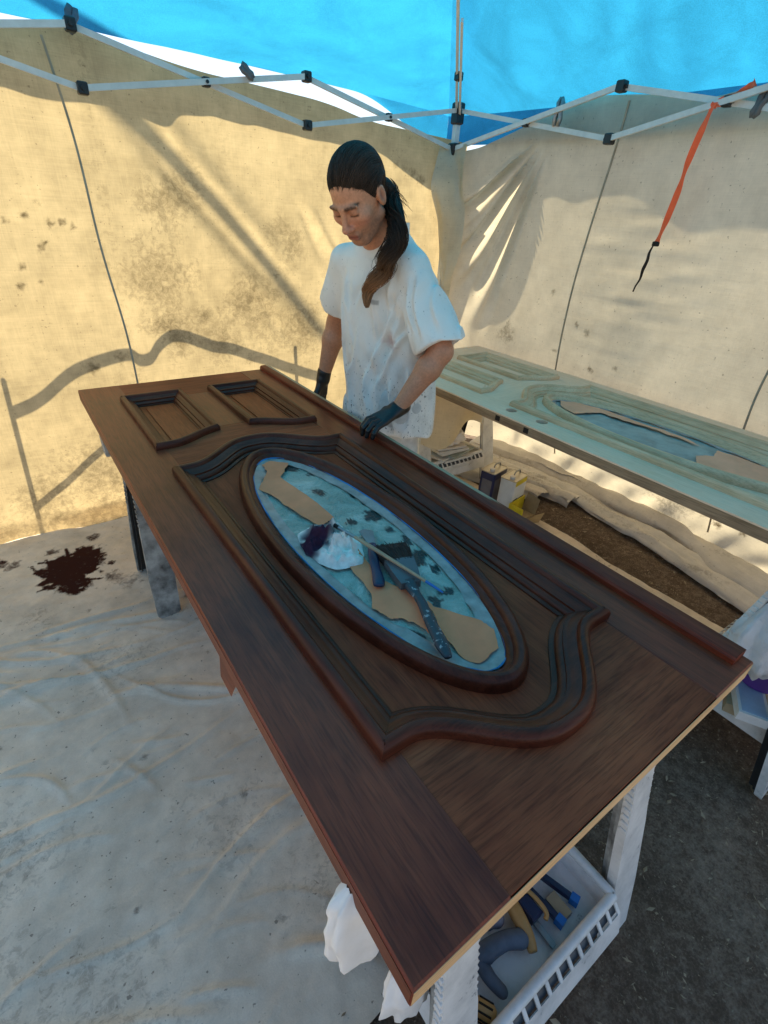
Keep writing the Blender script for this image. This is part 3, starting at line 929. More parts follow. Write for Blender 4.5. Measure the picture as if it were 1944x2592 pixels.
# ------------------------------------------------------------------ the two carved doors
DW, DL, DT, DZ = 0.914, 2.438, 0.046, 0.860
XC = 0.4485
def bump_n(x):
    t = np.abs(np.asarray(x, float) - XC)
    return 0.5 * (1 + np.cos(np.pi * np.clip(t / 0.262, 0, 1) ** 1.25))
def near_y(x):
    return 0.248 - 0.142 * bump_n(x)
def far_y(x):
    return 1.430 + 0.135 * bump_n(x)
def pan_y(x):
    return 1.625 + 0.092 * bump_n(x)
FXL, FXR = 0.130, 0.767
PA, PB, PTOP = (0.130, 0.390), (0.507, 0.767), 2.215

PROF_FRAME = [(0.0, -0.002), (0.0, 0.014), (0.003, 0.021), (0.009, 0.0265), (0.016, 0.028), (0.022, 0.0265), (0.026, 0.022), (0.0275, 0.016), (0.031, 0.0145), (0.037, 0.0125), (0.044, 0.008), (0.049, 0.0055), (0.053, 0.005), (0.0535, 0.0),
              (0.058, -0.001), (0.064, -0.005), (0.067, -0.009), (0.0675, -0.0135), (0.073, -0.014), (0.078, -0.0165), (0.0785, -0.022)]
PROF_PANEL = [(0.0, -0.002), (0.0, 0.012), (0.003, 0.0185), (0.008, 0.023), (0.014, 0.024), (0.019, 0.022), (0.0225, 0.017), (0.024, 0.012), (0.029, 0.010), (0.035, 0.006), (0.040, 0.0035), (0.043, 0.003), (0.0435, -0.003),
              (0.048, -0.005), (0.053, -0.010), (0.0535, -0.016), (0.058, -0.018), (0.0585, -0.024)]
PROF_OVAL = [(-0.001, -0.024), (0.0, -0.006), (0.002, 0.002), (0.007, 0.010), (0.014, 0.0145), (0.021, 0.0145), (0.027, 0.011), (0.031, 0.005), (0.033, 0.0), (0.037, -0.002), (0.043, -0.006), (0.048, -0.012), (0.051, -0.020), (0.0515, -0.027)]


def inward_offsets(path):
    p = np.asarray(path, float)
    e = np.roll(p, -1, 0) - p
    e /= np.linalg.norm(e, axis=1)[:, None]
    n = np.stack([-e[:, 1], e[:, 0]], 1)          # left of travel = inside for a counter-clockwise loop
    n0 = np.roll(n, 1, 0)
    return (n + n0) / (1 + np.sum(n * n0, 1))[:, None]


def moulding(path, prof, cuts, names, mats, parent, ox, oy, z0):
    """sweep the profile round a closed loop, cut into pieces at the given vertex indices"""
    p = np.asarray(path, float)
    m = inward_offsets(p)
    k = len(p)
    for ci in range(len(cuts)):
        a, b = cuts[ci], cuts[(ci + 1) % len(cuts)]
        idx = [(a + i) % k for i in range(((b - a) % k or k) + 1)]
        rings = []
        for i in idx:
            rings.append([(p[i][0] + m[i][0] * d + ox, p[i][1] + m[i][1] * d + oy, z0 + h) for d, h in prof])
        mb = MB()
        mb.loft(rings, caps=True, closed=False)
        mb.build(names, mats[ci % len(mats)], parent, smooth=True, sharp=32)


def closed_loop(xa, xb, ylo, yhi, n=56):
    """counter-clockwise loop: near edge left to right, far edge right to left; returns path and the corner indices"""
    xs = np.linspace(xa, xb, n)
    lo = np.stack([xs, ylo(xs)], 1)
    hi = np.stack([xs[::-1], yhi(xs[::-1])], 1)
    return np.concatenate([lo, hi]), [0, n - 1, n, 2 * n - 1]


def plate(name, xa, xb, ylo, yhi, z0, z1, mat, parent, ox, oy, n=30):
    xs = np.linspace(xa, xb, n)
    poly = [(x + ox, y + oy) for x, y in zip(xs, ylo(xs))] + [(x + ox, y + oy) for x, y in zip(xs[::-1], yhi(xs[::-1]))]
    mb = MB()
    mb.prism(poly, z0, z1)
    return mb.build(name, mat, parent)


def const(c):
    return lambda x: np.full_like(np.asarray(x, float), c)


def stile(name, x0, x1, ox, oy, mat, parent, holes=(), side_mat=None, end_mat=None):
    """long board with softened top edges; holes = bored through"""
    b = 0.003
    za, zb = DZ - DT, DZ
    mb = MB()
    if not holes:
        mb.loft([[(x0 + ox, oy, za), (x1 + ox, oy, za), (x1 + ox, DL + oy, za), (x0 + ox, DL + oy, za)],
                 [(x0 + ox, oy, zb - b), (x1 + ox, oy, zb - b), (x1 + ox, DL + oy, zb - b), (x0 + ox, DL + oy, zb - b)],
                 [(x0 + ox + b, oy + b, zb), (x1 + ox - b * 0, oy + b, zb), (x1 + ox - b * 0, DL + oy - b, zb), (x0 + ox + b, DL + oy - b, zb)]])
        o = mb.build(name, mat, parent)
    else:
        bm = bmesh.new()
        for z in (za, zb):
            es = []
            q = [bm.verts.new((x + ox, y + oy, z)) for x, y in ((x0, 0), (x1, 0), (x1, DL), (x0, DL))]
            es += [bm.edges.new((q[i], q[(i + 1) % 4])) for i in range(4)]
            for hx, hy, hr in holes:
                c = [bm.verts.new((hx + ox + hr * math.cos(t), hy + oy + hr * math.sin(t), z)) for t in np.linspace(0, 2 * math.pi, 24, endpoint=False)]
                es += [bm.edges.new((c[i], c[(i + 1) % 24])) for i in range(24)]
            bmesh.ops.triangle_fill(bm, use_beauty=True, use_dissolve=False, edges=es)
        vs = list(bm.verts)
        half = len(vs) // 2
        bm.verts.index_update()
        for i in range(4):
            bm.faces.new((vs[i], vs[(i + 1) % 4], vs[half + (i + 1) % 4], vs[half + i]))
        for h in range(len(holes)):
            s = 4 + h * 24
            for i in range(24):
                bm.faces.new((vs[s + i], vs[half + s + i], vs[half + s + (i + 1) % 24], vs[s + (i + 1) % 24]))
        bmesh.ops.recalc_face_normals(bm, faces=bm.faces)
        v = [tuple(t.co) for t in bm.verts]
        bm.verts.index_update()
        f = [[t.index for t in fc.verts] for fc in bm.faces]
        bm.free()
        o = link_mesh(name, v, f, mat, parent)
    return o


def carved_door(ob, ox, oy, mt, second=False):
    st_, ra, my, mx, fld, pan, sd, en = mt
    S = 0.165
    za, zb = DZ - DT, DZ
    holes = ((0.087, 1.376, 0.027), (0.098, 1.204, 0.027)) if second else ()
    stile('stile', 0.0, S, ox, oy, st_, ob, holes)
    stile('stile', DW - S, DW, ox, oy, st_, ob)
    g = 0.0006
    plate('bottom_rail', S + g, DW - S - g, const(0.002), lambda x: near_y(x) + 0.045, za, zb - 0.0008, ra, ob, ox, oy)
    plate('lock_rail', S + g, DW - S - g, lambda x: far_y(x) - 0.045, lambda x: pan_y(x) + 0.035, za, zb - 0.0008, ra, ob, ox, oy)
    plate('top_rail', S + g, DW - S - g, const(PTOP - 0.035), const(DL - 0.002), za, zb - 0.0008, ra, ob, ox, oy)
    plate('mullion', PA[1] - 0.035, PB[0] + 0.035, lambda x: pan_y(x) + 0.036, const(PTOP - 0.036), za, zb - 0.0004, st_, ob, ox, oy)
    # thin facing on the two edges that show
    mb = MB()
    mb.box(ox - 0.0008, ox - 0.0002, oy + 0.002, oy + DL - 0.002, za + 0.001, zb - 0.006)
    if second:
        mb.box(ox - 0.0011, ox - 0.0009, oy + 1.36, oy + 1.42, za + 0.012, zb - 0.018)
    mb.build('edge_facing', sd, ob)
    mb = MB()
    mb.box(ox + 0.001, ox + DW - 0.001, oy - 0.0008, oy - 0.0002, za + 0.001, zb - 0.0035)
    mb.build('end_facing', en, ob)
    # sunk fields
    mb = MB()
    lp, _ = closed_loop(FXL + 0.05, FXR - 0.05, lambda x: near_y(x) + 0.055, lambda x: far_y(x) - 0.055)
    # the big field is a ring round the oval opening
    no = 112
    th = np.linspace(0, 2 * np.pi, no, endpoint=False) - np.pi * 0.75
    oc = (XC, 0.848)
    inner = np.stack([oc[0] + 0.190 * np.cos(th), oc[1] + 0.585 * np.sin(th)], 1)
    ang = th
    outer = []
    for t in th:
        d = np.array([0.190 * math.cos(t), 0.585 * math.sin(t)])
        best = 5
        for i in range(len(lp)):
            a, b = lp[i], lp[(i + 1) % len(lp)]
            e = b - a
            den = d[0] * e[1] - d[1] * e[0]
            if abs(den) < 1e-9:
                continue
            w = a - np.array(oc)
            s = (w[0] * e[1] - w[1] * e[0]) / den
            r = (w[0] * d[1] - w[1] * d[0]) / den
            if s > 0 and -1e-6 <= r <= 1 + 1e-6:
                best = min(best, s)
        outer.append(np.array(oc) + d * best)
    vs = [(p[0] + ox, p[1] + oy, zb - 0.020) for p in inner] + [(p[0] + ox, p[1] + oy, zb - 0.020) for p in outer]
    mb.add(vs, [(i, no + i, no + (i + 1) % no, (i + 1) % no)[::-1] for i in range(no)])
    mb.build('panel_field', fld, ob)
    for xa, xb in (PA, PB):
        plate('panel_field', xa + 0.045, xb - 0.045, lambda x: pan_y(x) + 0.045, const(PTOP - 0.045), za + 0.005, zb - 0.021, pan, ob, ox, oy)
        plate('raised_panel', xa + 0.080, xb - 0.080, lambda x: pan_y(x) + 0.085, const(PTOP - 0.085), zb - 0.022, zb - 0.0165, pan, ob, ox, oy)
    # mouldings
    lp, cut = closed_loop(FXL, FXR, near_y, far_y)
    moulding(lp, PROF_FRAME, cut, 'frame_moulding', [mx, my, mx, my], ob, ox, oy, zb)
    for xa, xb in (PA, PB):
        lp, cut = closed_loop(xa, xb, pan_y, const(PTOP))
        moulding(lp, PROF_PANEL, cut, 'panel_moulding', [mx, my, mx, my], ob, ox, oy, zb)
    th = np.linspace(0, 2 * np.pi, 144, endpoint=False)
    ov = np.stack([XC + 0.219 * np.cos(th), 0.848 + 0.610 * np.sin(th)], 1)
    moulding(ov, PROF_OVAL, [36, 108], 'oval_moulding', [my], ob, ox, oy, zb)
    return ob


def oval_sheet(ra, rb, fn_z, n=40, m=96):
    rr = np.sqrt(np.linspace(0, 1, n))
    th = np.linspace(0, 2 * np.pi, m, endpoint=False)
    R_, T_ = np.meshgrid(rr, th, indexing='ij')
    x = XC + ra * R_ * np.cos(T_)
    y = 0.848 + rb * R_ * np.sin(T_)
    z = fn_z(x, y)
    vs = np.stack([x.ravel(), y.ravel(), z.ravel()], 1)
    fs = [(i * m + j, (i + 1) * m + j, (i + 1) * m + (j + 1) % m, i * m + (j + 1) % m) for i in range(n - 1) for j in range(m)]
    return vs, fs


def oval_ring(a0, b0, a1, b1, z0, z1, wob, seed, m=160, k=5):
    th = np.linspace(0, 2 * np.pi, m, endpoint=False)
    vs, fs = [], []
    for i in range(k):
        t = i / (k - 1)
        w = 1 - wob * t * (0.5 + 0.5 * vnoise(th * 5, 0 * th + i, seed=seed))
        a, b = a0 + (a1 - a0) * t, b0 + (b1 - b0) * t
        z = z0 + (z1 - z0) * t + 0.003 * vnoise(th * 9, 0 * th + i * 2, seed=seed + 1) * (0.2 + t)
        vs += list(zip(XC + a * w * np.cos(th), 0.848 + b * w * np.sin(th), z))
    for i in range(k - 1):
        for j in range(m):
            fs.append((i * m + j, (i + 1) * m + j, (i + 1) * m + (j + 1) % m, i * m + (j + 1) % m)[::-1])
    return vs, fs


def shift(vs, ox, oy):
    v = np.asarray(vs, float).copy()
    v[:, 0] += ox
    v[:, 1] += oy
    return v


def ragged(poly, n=5, amp=0.004, seed=0):
    out = []
    r = np.random.default_rng(seed)
    m = len(poly)
    for i in range(m):
        a, b = np.array(poly[i]), np.array(poly[(i + 1) % m])
        for t in np.linspace(0, 1, n, endpoint=False):
            out.append(tuple(a + (b - a) * t + (r.uniform(-amp, amp, 2) if t > 0 else 0)))
    return out


def paper(poly, z, ox, oy, seed, name, mat, parent):
    """flat torn piece with slight waves, cut from a grid by its outline"""
    bm = bmesh.new()
    pl = ragged(poly, 5, 0.003, seed)
    vs = [bm.verts.new((x + ox, y + oy, z)) for x, y in pl]
    es = [bm.edges.new((vs[i], vs[(i + 1) % len(vs)])) for i in range(len(vs))]
    bmesh.ops.triangle_fill(bm, use_beauty=True, edges=es)
    bmesh.ops.subdivide_edges(bm, edges=bm.edges[:], cuts=2, use_grid_fill=True)
    bmesh.ops.recalc_face_normals(bm, faces=bm.faces)
    for v in bm.verts:
        v.co.z += 0.003 * float(vnoise(v.co.x * 22, v.co.y * 22, seed=seed)) + 0.003
    if sum(f.normal.z for f in bm.faces) < 0:
        for f in bm.faces:
            f.normal_flip()
    bm.verts.index_update()
    v = [tuple(t.co) for t in bm.verts]
    f = [[t.index for t in fc.verts] for fc in bm.faces]
    bm.free()
    return link_mesh(name, v, f, mat, parent, smooth=True)


# --- first door: dark stain, oval glass masked for staining
d1 = thing('carved_door', 'dark mahogany stained carved door with oval window lying across two sawhorses', 'door', (0, 0, DZ - DT))
d1['kind'] = 'thing'
carved_door(d1, 0.0, 0.0, (M['stile1'], M['rail1'], M['mould1y'], M['mould1x'], M['field1'], M['panel1'], M['side1'], M['end1']))
vs, fs = oval_sheet(0.180, 0.572, lambda x, y: DZ - 0.0185 + 0.0016 * fbm(x * 26, y * 26, seed=500) + 0.0014 * vnoise(x * 9, y * 9, seed=501))
dr = np.zeros(len(vs))
for i, (cx, cy, r) in enumerate([(.494, 1.115, .018), (.50, 1.105, .012), (.486, .91, .015), (.563, .913, .022), (.55, .905, .015), (.567, .682, .02), (.559, .612, .016), (.523, .532, .018), (.48, .519, .014), (.47, .505, .01), (.565, .831, .014),
                                 (.47, 1.33, .02), (.50, 1.31, .02), (.53, 1.24, .013), (.575, 1.05, .014), (.59, .98, .012), (.585, .76, .022), (.54, .66, .02), (.52, .70, .03), (.37, .45, .014), (.33, .62, .01), (.35, 1.2, .012), (.38, 1.16, .01), (.42, .37, .01)]):
    dr = np.maximum(dr, blob(vs[:, 0], vs[:, 1], cx, cy, r, 520 + i, 0.4, 6))
link_mesh('masking_film', vs, fs, M['film'], d1, smooth=True, attrs={'stain': dr})
vs, fs = oval_ring(0.1665, 0.558, 0.140, 0.520, DZ - 0.012, DZ - 0.015, 0.06, 540)
link_mesh('edge_film', vs, fs, M['tape'], d1, smooth=True)
vs, fs = oval_ring(0.1690, 0.5605, 0.1655, 0.556, DZ - 0.0095, DZ - 0.0108, 0.004, 545, k=3)
link_mesh('blue_tape', vs, fs, M['blue_tape'], d1, smooth=True)
K1 = [(0.333, 1.215), (0.405, 1.313), (0.412, 1.370), (0.450, 1.382), (0.497, 1.338), (0.425, 1.252), (0.445, 1.114), (0.452, 0.946), (0.395, 0.93), (0.365, 1.053), (0.355, 1.147)]
K2 = [(0.369, 0.80), (0.430, 0.79), (0.405, 0.640), (0.440, 0.560), (0.392, 0.430), (0.382, 0.481), (0.365, 0.508), (0.346, 0.516), (0.328, 0.567), (0.352, 0.605), (0.364, 0.679)]
K3 = [(0.457, 0.530), (0.455, 0.500), (0.516, 0.405), (0.522, 0.372), (0.488, 0.326), (0.425, 0.318), (0.405, 0.345), (0.412, 0.417)]
for i, kp in enumerate((K1, K2, K3)):
    paper(kp, DZ - 0.0125, 0, 0, 550 + i, 'kraft_paper', M['kraft'], d1)
# rabbet strip along the far long edge, bare on its outer half
n = 90
ys = np.linspace(0.022, DL - 0.004, n)
secs = [(0.864, DZ - 0.001), (0.864, DZ + 0.012), (0.868, DZ + 0.018), (0.876, DZ + 0.021), (0.896, DZ + 0.021), (0.898, DZ + 0.0175), (0.915, DZ + 0.0175), (0.9175, DZ + 0.015), (0.9175, DZ - DT + 0.004)]
vs, fs, raw = [], [], []
m_ = len(secs)
for i, y in enumerate(ys):
    for j, (x, z) in enumerate(secs):
        vs.append((x, y, z))
        raw.append((1.0 if j >= 5 else (0.25 if j == 4 else 0.0)) * float(sstep(0.55, 0.95, y)))
for i in range(n - 1):
    for j in range(m_ - 1):
        fs.append((i * m_ + j, i * m_ + j + 1, (i + 1) * m_ + j + 1, (i + 1) * m_ + j)[::-1])
fs.append(tuple(range(m_)))
fs.append(tuple((n - 1) * m_ + j for j in range(m_ - 1, -1, -1)))
link_mesh('edge_strip', vs, fs, M['astragal1'], d1, smooth=True, sharp=30, attrs={'raw': raw})
# scrap of brown paper hanging under the near long edge
mb = MB()
mb.add([(0.004, 0.56, DZ - DT), (0.004, 0.66, DZ - DT), (-0.002, 0.655, 0.745), (0.0, 0.60, 0.735), (0.006, 0.60, 0.735), (0.008, 0.66, DZ - DT)], [(0, 1, 2, 3)])
mb.build('paper_scrap', M['side1'], d1)

# --- second door: bare wood
D2X, D2Y = 1.563, -0.031
d2 = thing('carved_door', 'bare sanded pale carved door with two bored lock holes, behind the man', 'door', (D2X, D2Y, DZ - DT))
d2['kind'] = 'thing'
carved_door(d2, D2X, D2Y, (M['stile2'], M['rail2'], M['mould2y'], M['mould2x'], M['stile2'], M['stile2'], M['side2'], M['side2']), True)
vs, fs = oval_sheet(0.180, 0.572, lambda x, y: DZ - 0.0185 + 0.0016 * fbm(x * 26, y * 26, seed=600))
link_mesh('masking_film', shift(vs, D2X, D2Y), fs, M['film2'], d2, smooth=True)
vs, fs = oval_ring(0.1685, 0.560, 0.158, 0.546, DZ - 0.0115, DZ - 0.013, 0.03, 640)
link_mesh('edge_film', shift(vs, D2X, D2Y), fs, M['tape'], d2, smooth=True)
for i, kp in enumerate(([(0.36, 1.22), (0.40, 1.33), (0.47, 1.385), (0.52, 1.34), (0.555, 1.22), (0.56, 1.0), (0.565, 0.80), (0.535, 0.70), (0.53, 0.9), (0.50, 1.05), (0.50, 1.17), (0.43, 1.20)],
                        [(0.33, 0.62), (0.40, 0.66), (0.47, 0.62), (0.55, 0.64), (0.56, 0.45), (0.48, 0.33), (0.38, 0.36), (0.33, 0.48)])):
    paper(kp, DZ - 0.0125, D2X, D2Y, 650 + i, 'kraft_paper', M['kraft2'], d2)
# dark plugs added as painted shade inside the two bored lock holes
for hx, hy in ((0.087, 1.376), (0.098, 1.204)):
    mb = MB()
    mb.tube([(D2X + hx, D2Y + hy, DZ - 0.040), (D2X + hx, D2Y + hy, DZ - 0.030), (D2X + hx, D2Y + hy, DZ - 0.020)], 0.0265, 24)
    mb.build('bore_shade_plug', M['cord'], d2, smooth=True, sharp=40)
# mortises in the edge of the second door
for y in (1.345, 1.175):
    mb = MB()
    mb.box(D2X - 0.0018, D2X - 0.0012, y - 0.014, y + 0.014, DZ - 0.036, DZ - 0.012)
    mb.build('mortise', M['cord'], d2)

# ------------------------------------------------------------------ sawhorses
def sawhorse(label, cx, cy, half=0.27, spread=0.185, tray=True, top_z=DZ - DT, yaw=0.0, hw=None, ch=None):
    ch = ch or M['horse_black']
    hw = hw or M['horse_white']
    o = thing('sawhorse', label, 'sawhorse', (cx, cy, 0), 'folding plastic sawhorses under the doors')
    ca, sa = math.cos(yaw), math.sin(yaw)
    def W(p):
        return (cx + ca * p[0] - sa * p[1], cy + sa * p[0] + ca * p[1], p[2])
    def put(mb, name, mat, parent=o, **kw):
        mb.v = [W(p) for p in mb.v]
        return mb.build(name, mat, parent, **kw)
    zt = top_z - 0.001
    for s in (-1, 1):
        mb = MB()
        mb.bevel_box(-half - 0.10, half + 0.10, min(s * 0.002, s * 0.034), max(s * 0.002, s * 0.034), zt - 0.075, zt, 0.004)
        put(mb, 'top_beam', hw)
    for sx in (-1, 1):
        for sy in (-1, 1):
            def sec(z, w, d, off=0.0, ins=0.0):
                t = 1 - z / zt
                yc = sy * (0.030 + (spread - 0.030) * t)
                xc = sx * (half + 0.02 * t)
                yo, yi = yc + sy * (d / 2 + off), yc - sy * d / 2
                lo, hi = min(yo, yi), max(yo, yi)
                return [(xc - w / 2 + ins, lo, z), (xc + w / 2 - ins, lo, z), (xc + w / 2 - ins, hi, z), (xc - w / 2 + ins, hi, z)]
            mb = MB()
            # outer shell plate
            def plate_sec(z, w, th):
                t = 1 - z / zt
                yc = sy * (0.034 + (spread - 0.034) * t)
                xc = sx * (half + 0.02 * t)
                a, b = yc, yc + sy * th
                lo, hi = min(a, b), max(a, b)
                c = 0.006
                return [(xc - w / 2, lo, z), (xc + w / 2, lo, z), (xc + w / 2, hi if sy < 0 else hi - c, z), (xc + w / 2 - c, hi, z), (xc - w / 2 + c, hi, z), (xc - w / 2, hi if sy < 0 else hi - c, z)]
            rings = []
            for z, w, th in ((0.0, 0.060, 0.020), (0.022, 0.098, 0.024), (0.20, 0.104, 0.024), (0.42, 0.092, 0.022), (0.47, 0.080, 0.022), (zt - 0.08, 0.070, 0.020), (zt - 0.02, 0.066, 0.018)):
                rings.append(plate_sec(z, w, th))
            mb.loft(rings)
            leg = put(mb, 'leg', hw)
            # moulded ribs on the flanks of the upper half
            mb = MB()
            for i in range(15):
                z = 0.44 + i * 0.021
                t = 1 - z / zt
                yc = sy * (0.034 + (spread - 0.034) * t) + sy * 0.010
                xc = sx * (half + 0.02 * t)
                w = 0.088 - 0.018 * (z - 0.44) / 0.34
                mb.bevel_box(xc - w / 2 - 0.0022, xc + w / 2 + 0.0022, yc - 0.0085, yc + 0.0075, z, z + 0.0135, 0.0015)
            put(mb, 'rib_band', hw, leg)
            # open channel on the inner face
            mb = MB()
            rr = []
            for z, w in ((0.03, 0.086), (0.42, 0.082), (zt - 0.09, 0.060)):
                t = 1 - z / zt
                yc = sy * (0.034 + (spread - 0.034) * t) - sy * 0.001
                xc = sx * (half + 0.02 * t)
                a, b = sorted((yc, yc - sy * 0.008))
                rr.append([(xc - w / 2, a, z), (xc + w / 2, a, z), (xc + w / 2, b, z), (xc - w / 2, b, z)])
            mb.loft(rr)
            for dx in (-0.030, 0.0, 0.030):
                rr = []
                for z, dep in ((0.03, 0.024), (0.42, 0.024), (zt - 0.09, 0.018)):
                    t = 1 - z / zt
                    yc = sy * (0.034 + (spread - 0.034) * t)
                    xc = sx * (half + 0.02 * t) + dx * (1 - 0.3 * z)
                    a, b = sorted((yc, yc - sy * dep))
                    rr.append([(xc - 0.003, a, z), (xc + 0.003, a, z), (xc + 0.003, b, z), (xc - 0.003, b, z)])
                mb.loft(rr)
            put(mb, 'channel', ch, leg)
    if tray:
        zf, zr = 0.205, 0.262
        x0, x1, y0, y1 = -half + 0.045, half - 0.055, -0.165, 0.165
        mb = MB()
        mb.bevel_box(x0, x1, y0, y1, zf - 0.006, zf, 0.002)
        tr = put(mb, 'tray', hw)
        # rim: rolled lip, slotted skirt
        for (a, b) in (((x0, y0), (x1, y0)), ((x1, y0), (x1, y1)), ((x1, y1), (x0, y1)), ((x0, y1), (x0, y0))):
            mb = MB()
            a3, b3 = (*a, zr), (*b, zr)
            mb.tube([a3, tuple((np.array(a3) + np.array(b3)) / 2), b3], 0.0115, 10)
            put(mb, 'rim', hw, tr, smooth=True, sharp=50)
            L_ = math.hypot(b[0] - a[0], b[1] - a[1])
            d = ((b[0] - a[0]) / L_, (b[1] - a[1]) / L_)
            nn = (d[1], -d[0])
            mb = MB()
            k = max(4, int(L_ / 0.034))
            def slant(e0, e1, f0, zz0, f1, zz1, th=0.003):
                P = lambda e, f, z: (a[0] + d[0] * e + nn[0] * f, a[1] + d[1] * e + nn[1] * f, z)
                lo = [P(e0, f1, zz1), P(e1, f1, zz1), P(e1, f1 - th, zz1 - th), P(e0, f1 - th, zz1 - th)]
                hi = [P(e0, f0, zz0), P(e1, f0, zz0), P(e1, f0 - th, zz0 - th), P(e0, f0 - th, zz0 - th)]
                mb.loft([lo, hi])
            for i in range(k + 1):
                c_ = min(max(i / k * L_, 0.004), L_ - 0.004)
                slant(c_ - 0.0045, c_ + 0.0045, 0.006, zr - 0.002, 0.030, zr - 0.030)
            slant(0, L_, 0.029, zr - 0.029, 0.048, zr - 0.095)
            put(mb, 'skirt', hw, tr)
            mb = MB()
            q = [(a[0] + nn[0] * f + d[0] * e, a[1] + nn[1] * f + d[1] * e) for e, f in ((0, -0.012), (L_, -0.012), (L_, -0.006), (0, -0.006))]
            mb.prism(q, zf - 0.001, zr - 0.004)
            put(mb, 'tray_wall', hw, tr)
            mb = MB()
            slant(0.002, L_ - 0.002, 0.000, zr - 0.010, 0.022, zr - 0.036)
            put(mb, 'slot_backing', M['grey_plastic'], tr)
    return o

sawhorse('paint-sprayed white sawhorse with a tool tray under the near end of the dark door', 0.43, 0.125, ch=M['horse_dirty'])
sawhorse('sawhorse under the far end of the dark door, near the brown spill', 0.37, 1.96, hw=M['horse_dirty'])
sawhorse('sawhorse under the far end of the bare door behind the solvent cans', 2.03, 2.17)
sawhorse('sawhorse under the near end of the bare door, with a plastic bag beside its leg', 1.80, 0.055)

# ------------------------------------------------------------------ things lying on the masked window
def lump(cx, cy, z0, rx, ry, h, seed, nu=56, nv=30, folds=1.0, outline=None):
    """crumpled cloth: a domed lump with sharp folds"""
    th = np.linspace(0, 2 * np.pi, nu, endpoint=False)
    rr = np.linspace(0, 1, nv)
    R_, T_ = np.meshgrid(rr, th, indexing='ij')
    ox = np.cos(T_)
    oy = np.sin(T_)
    rad = 1 + 0.22 * vnoise(ox * 1.7, oy * 1.7, seed=seed) + 0.10 * vnoise(ox * 4, oy * 4, seed=seed + 1)
    if outline is not None:
        ang = np.arctan2(outline[:, 1], outline[:, 0])
        ln = np.hypot(outline[:, 0], outline[:, 1])
        o = np.argsort(ang)
        a2 = np.concatenate([ang[o] - 2 * np.pi, ang[o], ang[o] + 2 * np.pi])
        l2 = np.tile(ln[o], 3)
        rad = np.interp((T_ + np.pi) % (2 * np.pi) - np.pi, a2, l2) * (1 + 0.04 * vnoise(ox * 5, oy * 5, seed=seed))
    x = ox * R_ * rad
    y = oy * R_ * rad
    sx_ = 2.6 if outline is None else 17.0
    f = fbm(x * sx_ + 5, y * sx_, seed=seed + 3, octv=3)
    ridge = 1 - np.clip(np.abs(fbm(x * sx_ * 0.9, y * sx_ * 0.9 + 9, seed=seed + 4, octv=3)), 0, 1)
    z = h * (1 - R_ ** 3.5) * np.clip(0.25 + 0.30 * f + 0.75 * (ridge * folds) ** 2, 0.08, 2)
    if outline is not None:
        z = z * (1 + 0.5 * (1 - np.clip(np.abs(fbm(x * 42, y * 42, seed=seed + 6, octv=2)), 0, 1)) ** 3 - 0.25)
    z = z + 0.004 * (1 - R_)
    z = np.maximum(z, 0.0) + z0
    vs = np.stack([(cx + x * rx).ravel(), (cy + y * ry).ravel(), z.ravel()], 1)
    fs = [(i * nu + j, (i + 1) * nu + j, (i + 1) * nu + (j + 1) % nu, i * nu + (j + 1) % nu) for i in range(nv - 1) for j in range(nu)]
    return vs, fs

RAGO = np.array([(0.314, 0.934), (0.355, 0.945), (0.4, 0.934), (0.43, 0.915), (0.452, 0.885), (0.440, 0.851), (0.456, 0.815), (0.435, 0.755), (0.402, 0.707), (0.36, 0.712), (0.32, 0.725), (0.301, 0.767), (0.291, 0.806), (0.291, 0.856), (0.30, 0.90)]) - (0.372, 0.825)
vs, fs = lump(0.376, 0.828, DZ - 0.012, 1.0, 1.0, 0.046, 700, 90, 50, outline=RAGO * 0.90)
c = np.tile(np.array([0.88, 0.80, 0.72]), (len(vs), 1))
k = blob(vs[:, 0], vs[:, 1], 0.335, 0.855, 0.048, 710, 0.35, 5)[:, None]
k = np.clip(np.maximum(k, 0.8 * blob(vs[:, 0], vs[:, 1], 0.375, 0.872, 0.032, 712, 0.4, 5)[:, None]), 0, 1)
c = c * (1 - k) + np.array([0.055, 0.022, 0.042]) * k
tag(link_mesh('rag', vs, fs, M['rag'], org=(0.372, 0.825, DZ - 0.012), smooth=True, attrs={'col': c}), 'crumpled white rag with a dark purple stain on the masked oval window', 'rag')

# artist brush
ab = thing('artist_brush', 'long thin artist brush with a blue tip resting across the rag', 'paintbrush', (0.43, 0.70, DZ))
P = [np.array(p) for p in ((0.397, 0.886, 0.888), (0.405, 0.845, 0.888), (0.419, 0.785, 0.888), (0.466, 0.547, 0.885), (0.475, 0.496, 0.884))]
mb = MB(); mb.tube([P[0], P[0] * .6 + P[1] * .4, P[1]], [0.002, 0.0062, 0.0055], 10); mb.build('bristles', M['bristle'], ab, smooth=True)
mb = MB(); mb.tube([P[1], P[1] * .5 + P[2] * .5, P[2]], [0.0048, 0.005, 0.0045], 10); mb.build('ferrule', M['steel'], ab, smooth=True, sharp=50)
mb = MB(); mb.tube([P[2], P[2] * .75 + P[3] * .25, P[2] * .4 + P[3] * .6, P[3]], [0.0045, 0.0056, 0.0045, 0.0036], 10); mb.build('handle', M['handle_wood'], ab, smooth=True, sharp=50)
mb = MB(); mb.tube([P[3], P[3] * .3 + P[4] * .7, P[4]], [0.0037, 0.0032, 0.0018], 10); mb.build('tip', M['tool_blue'], ab, smooth=True, sharp=50)

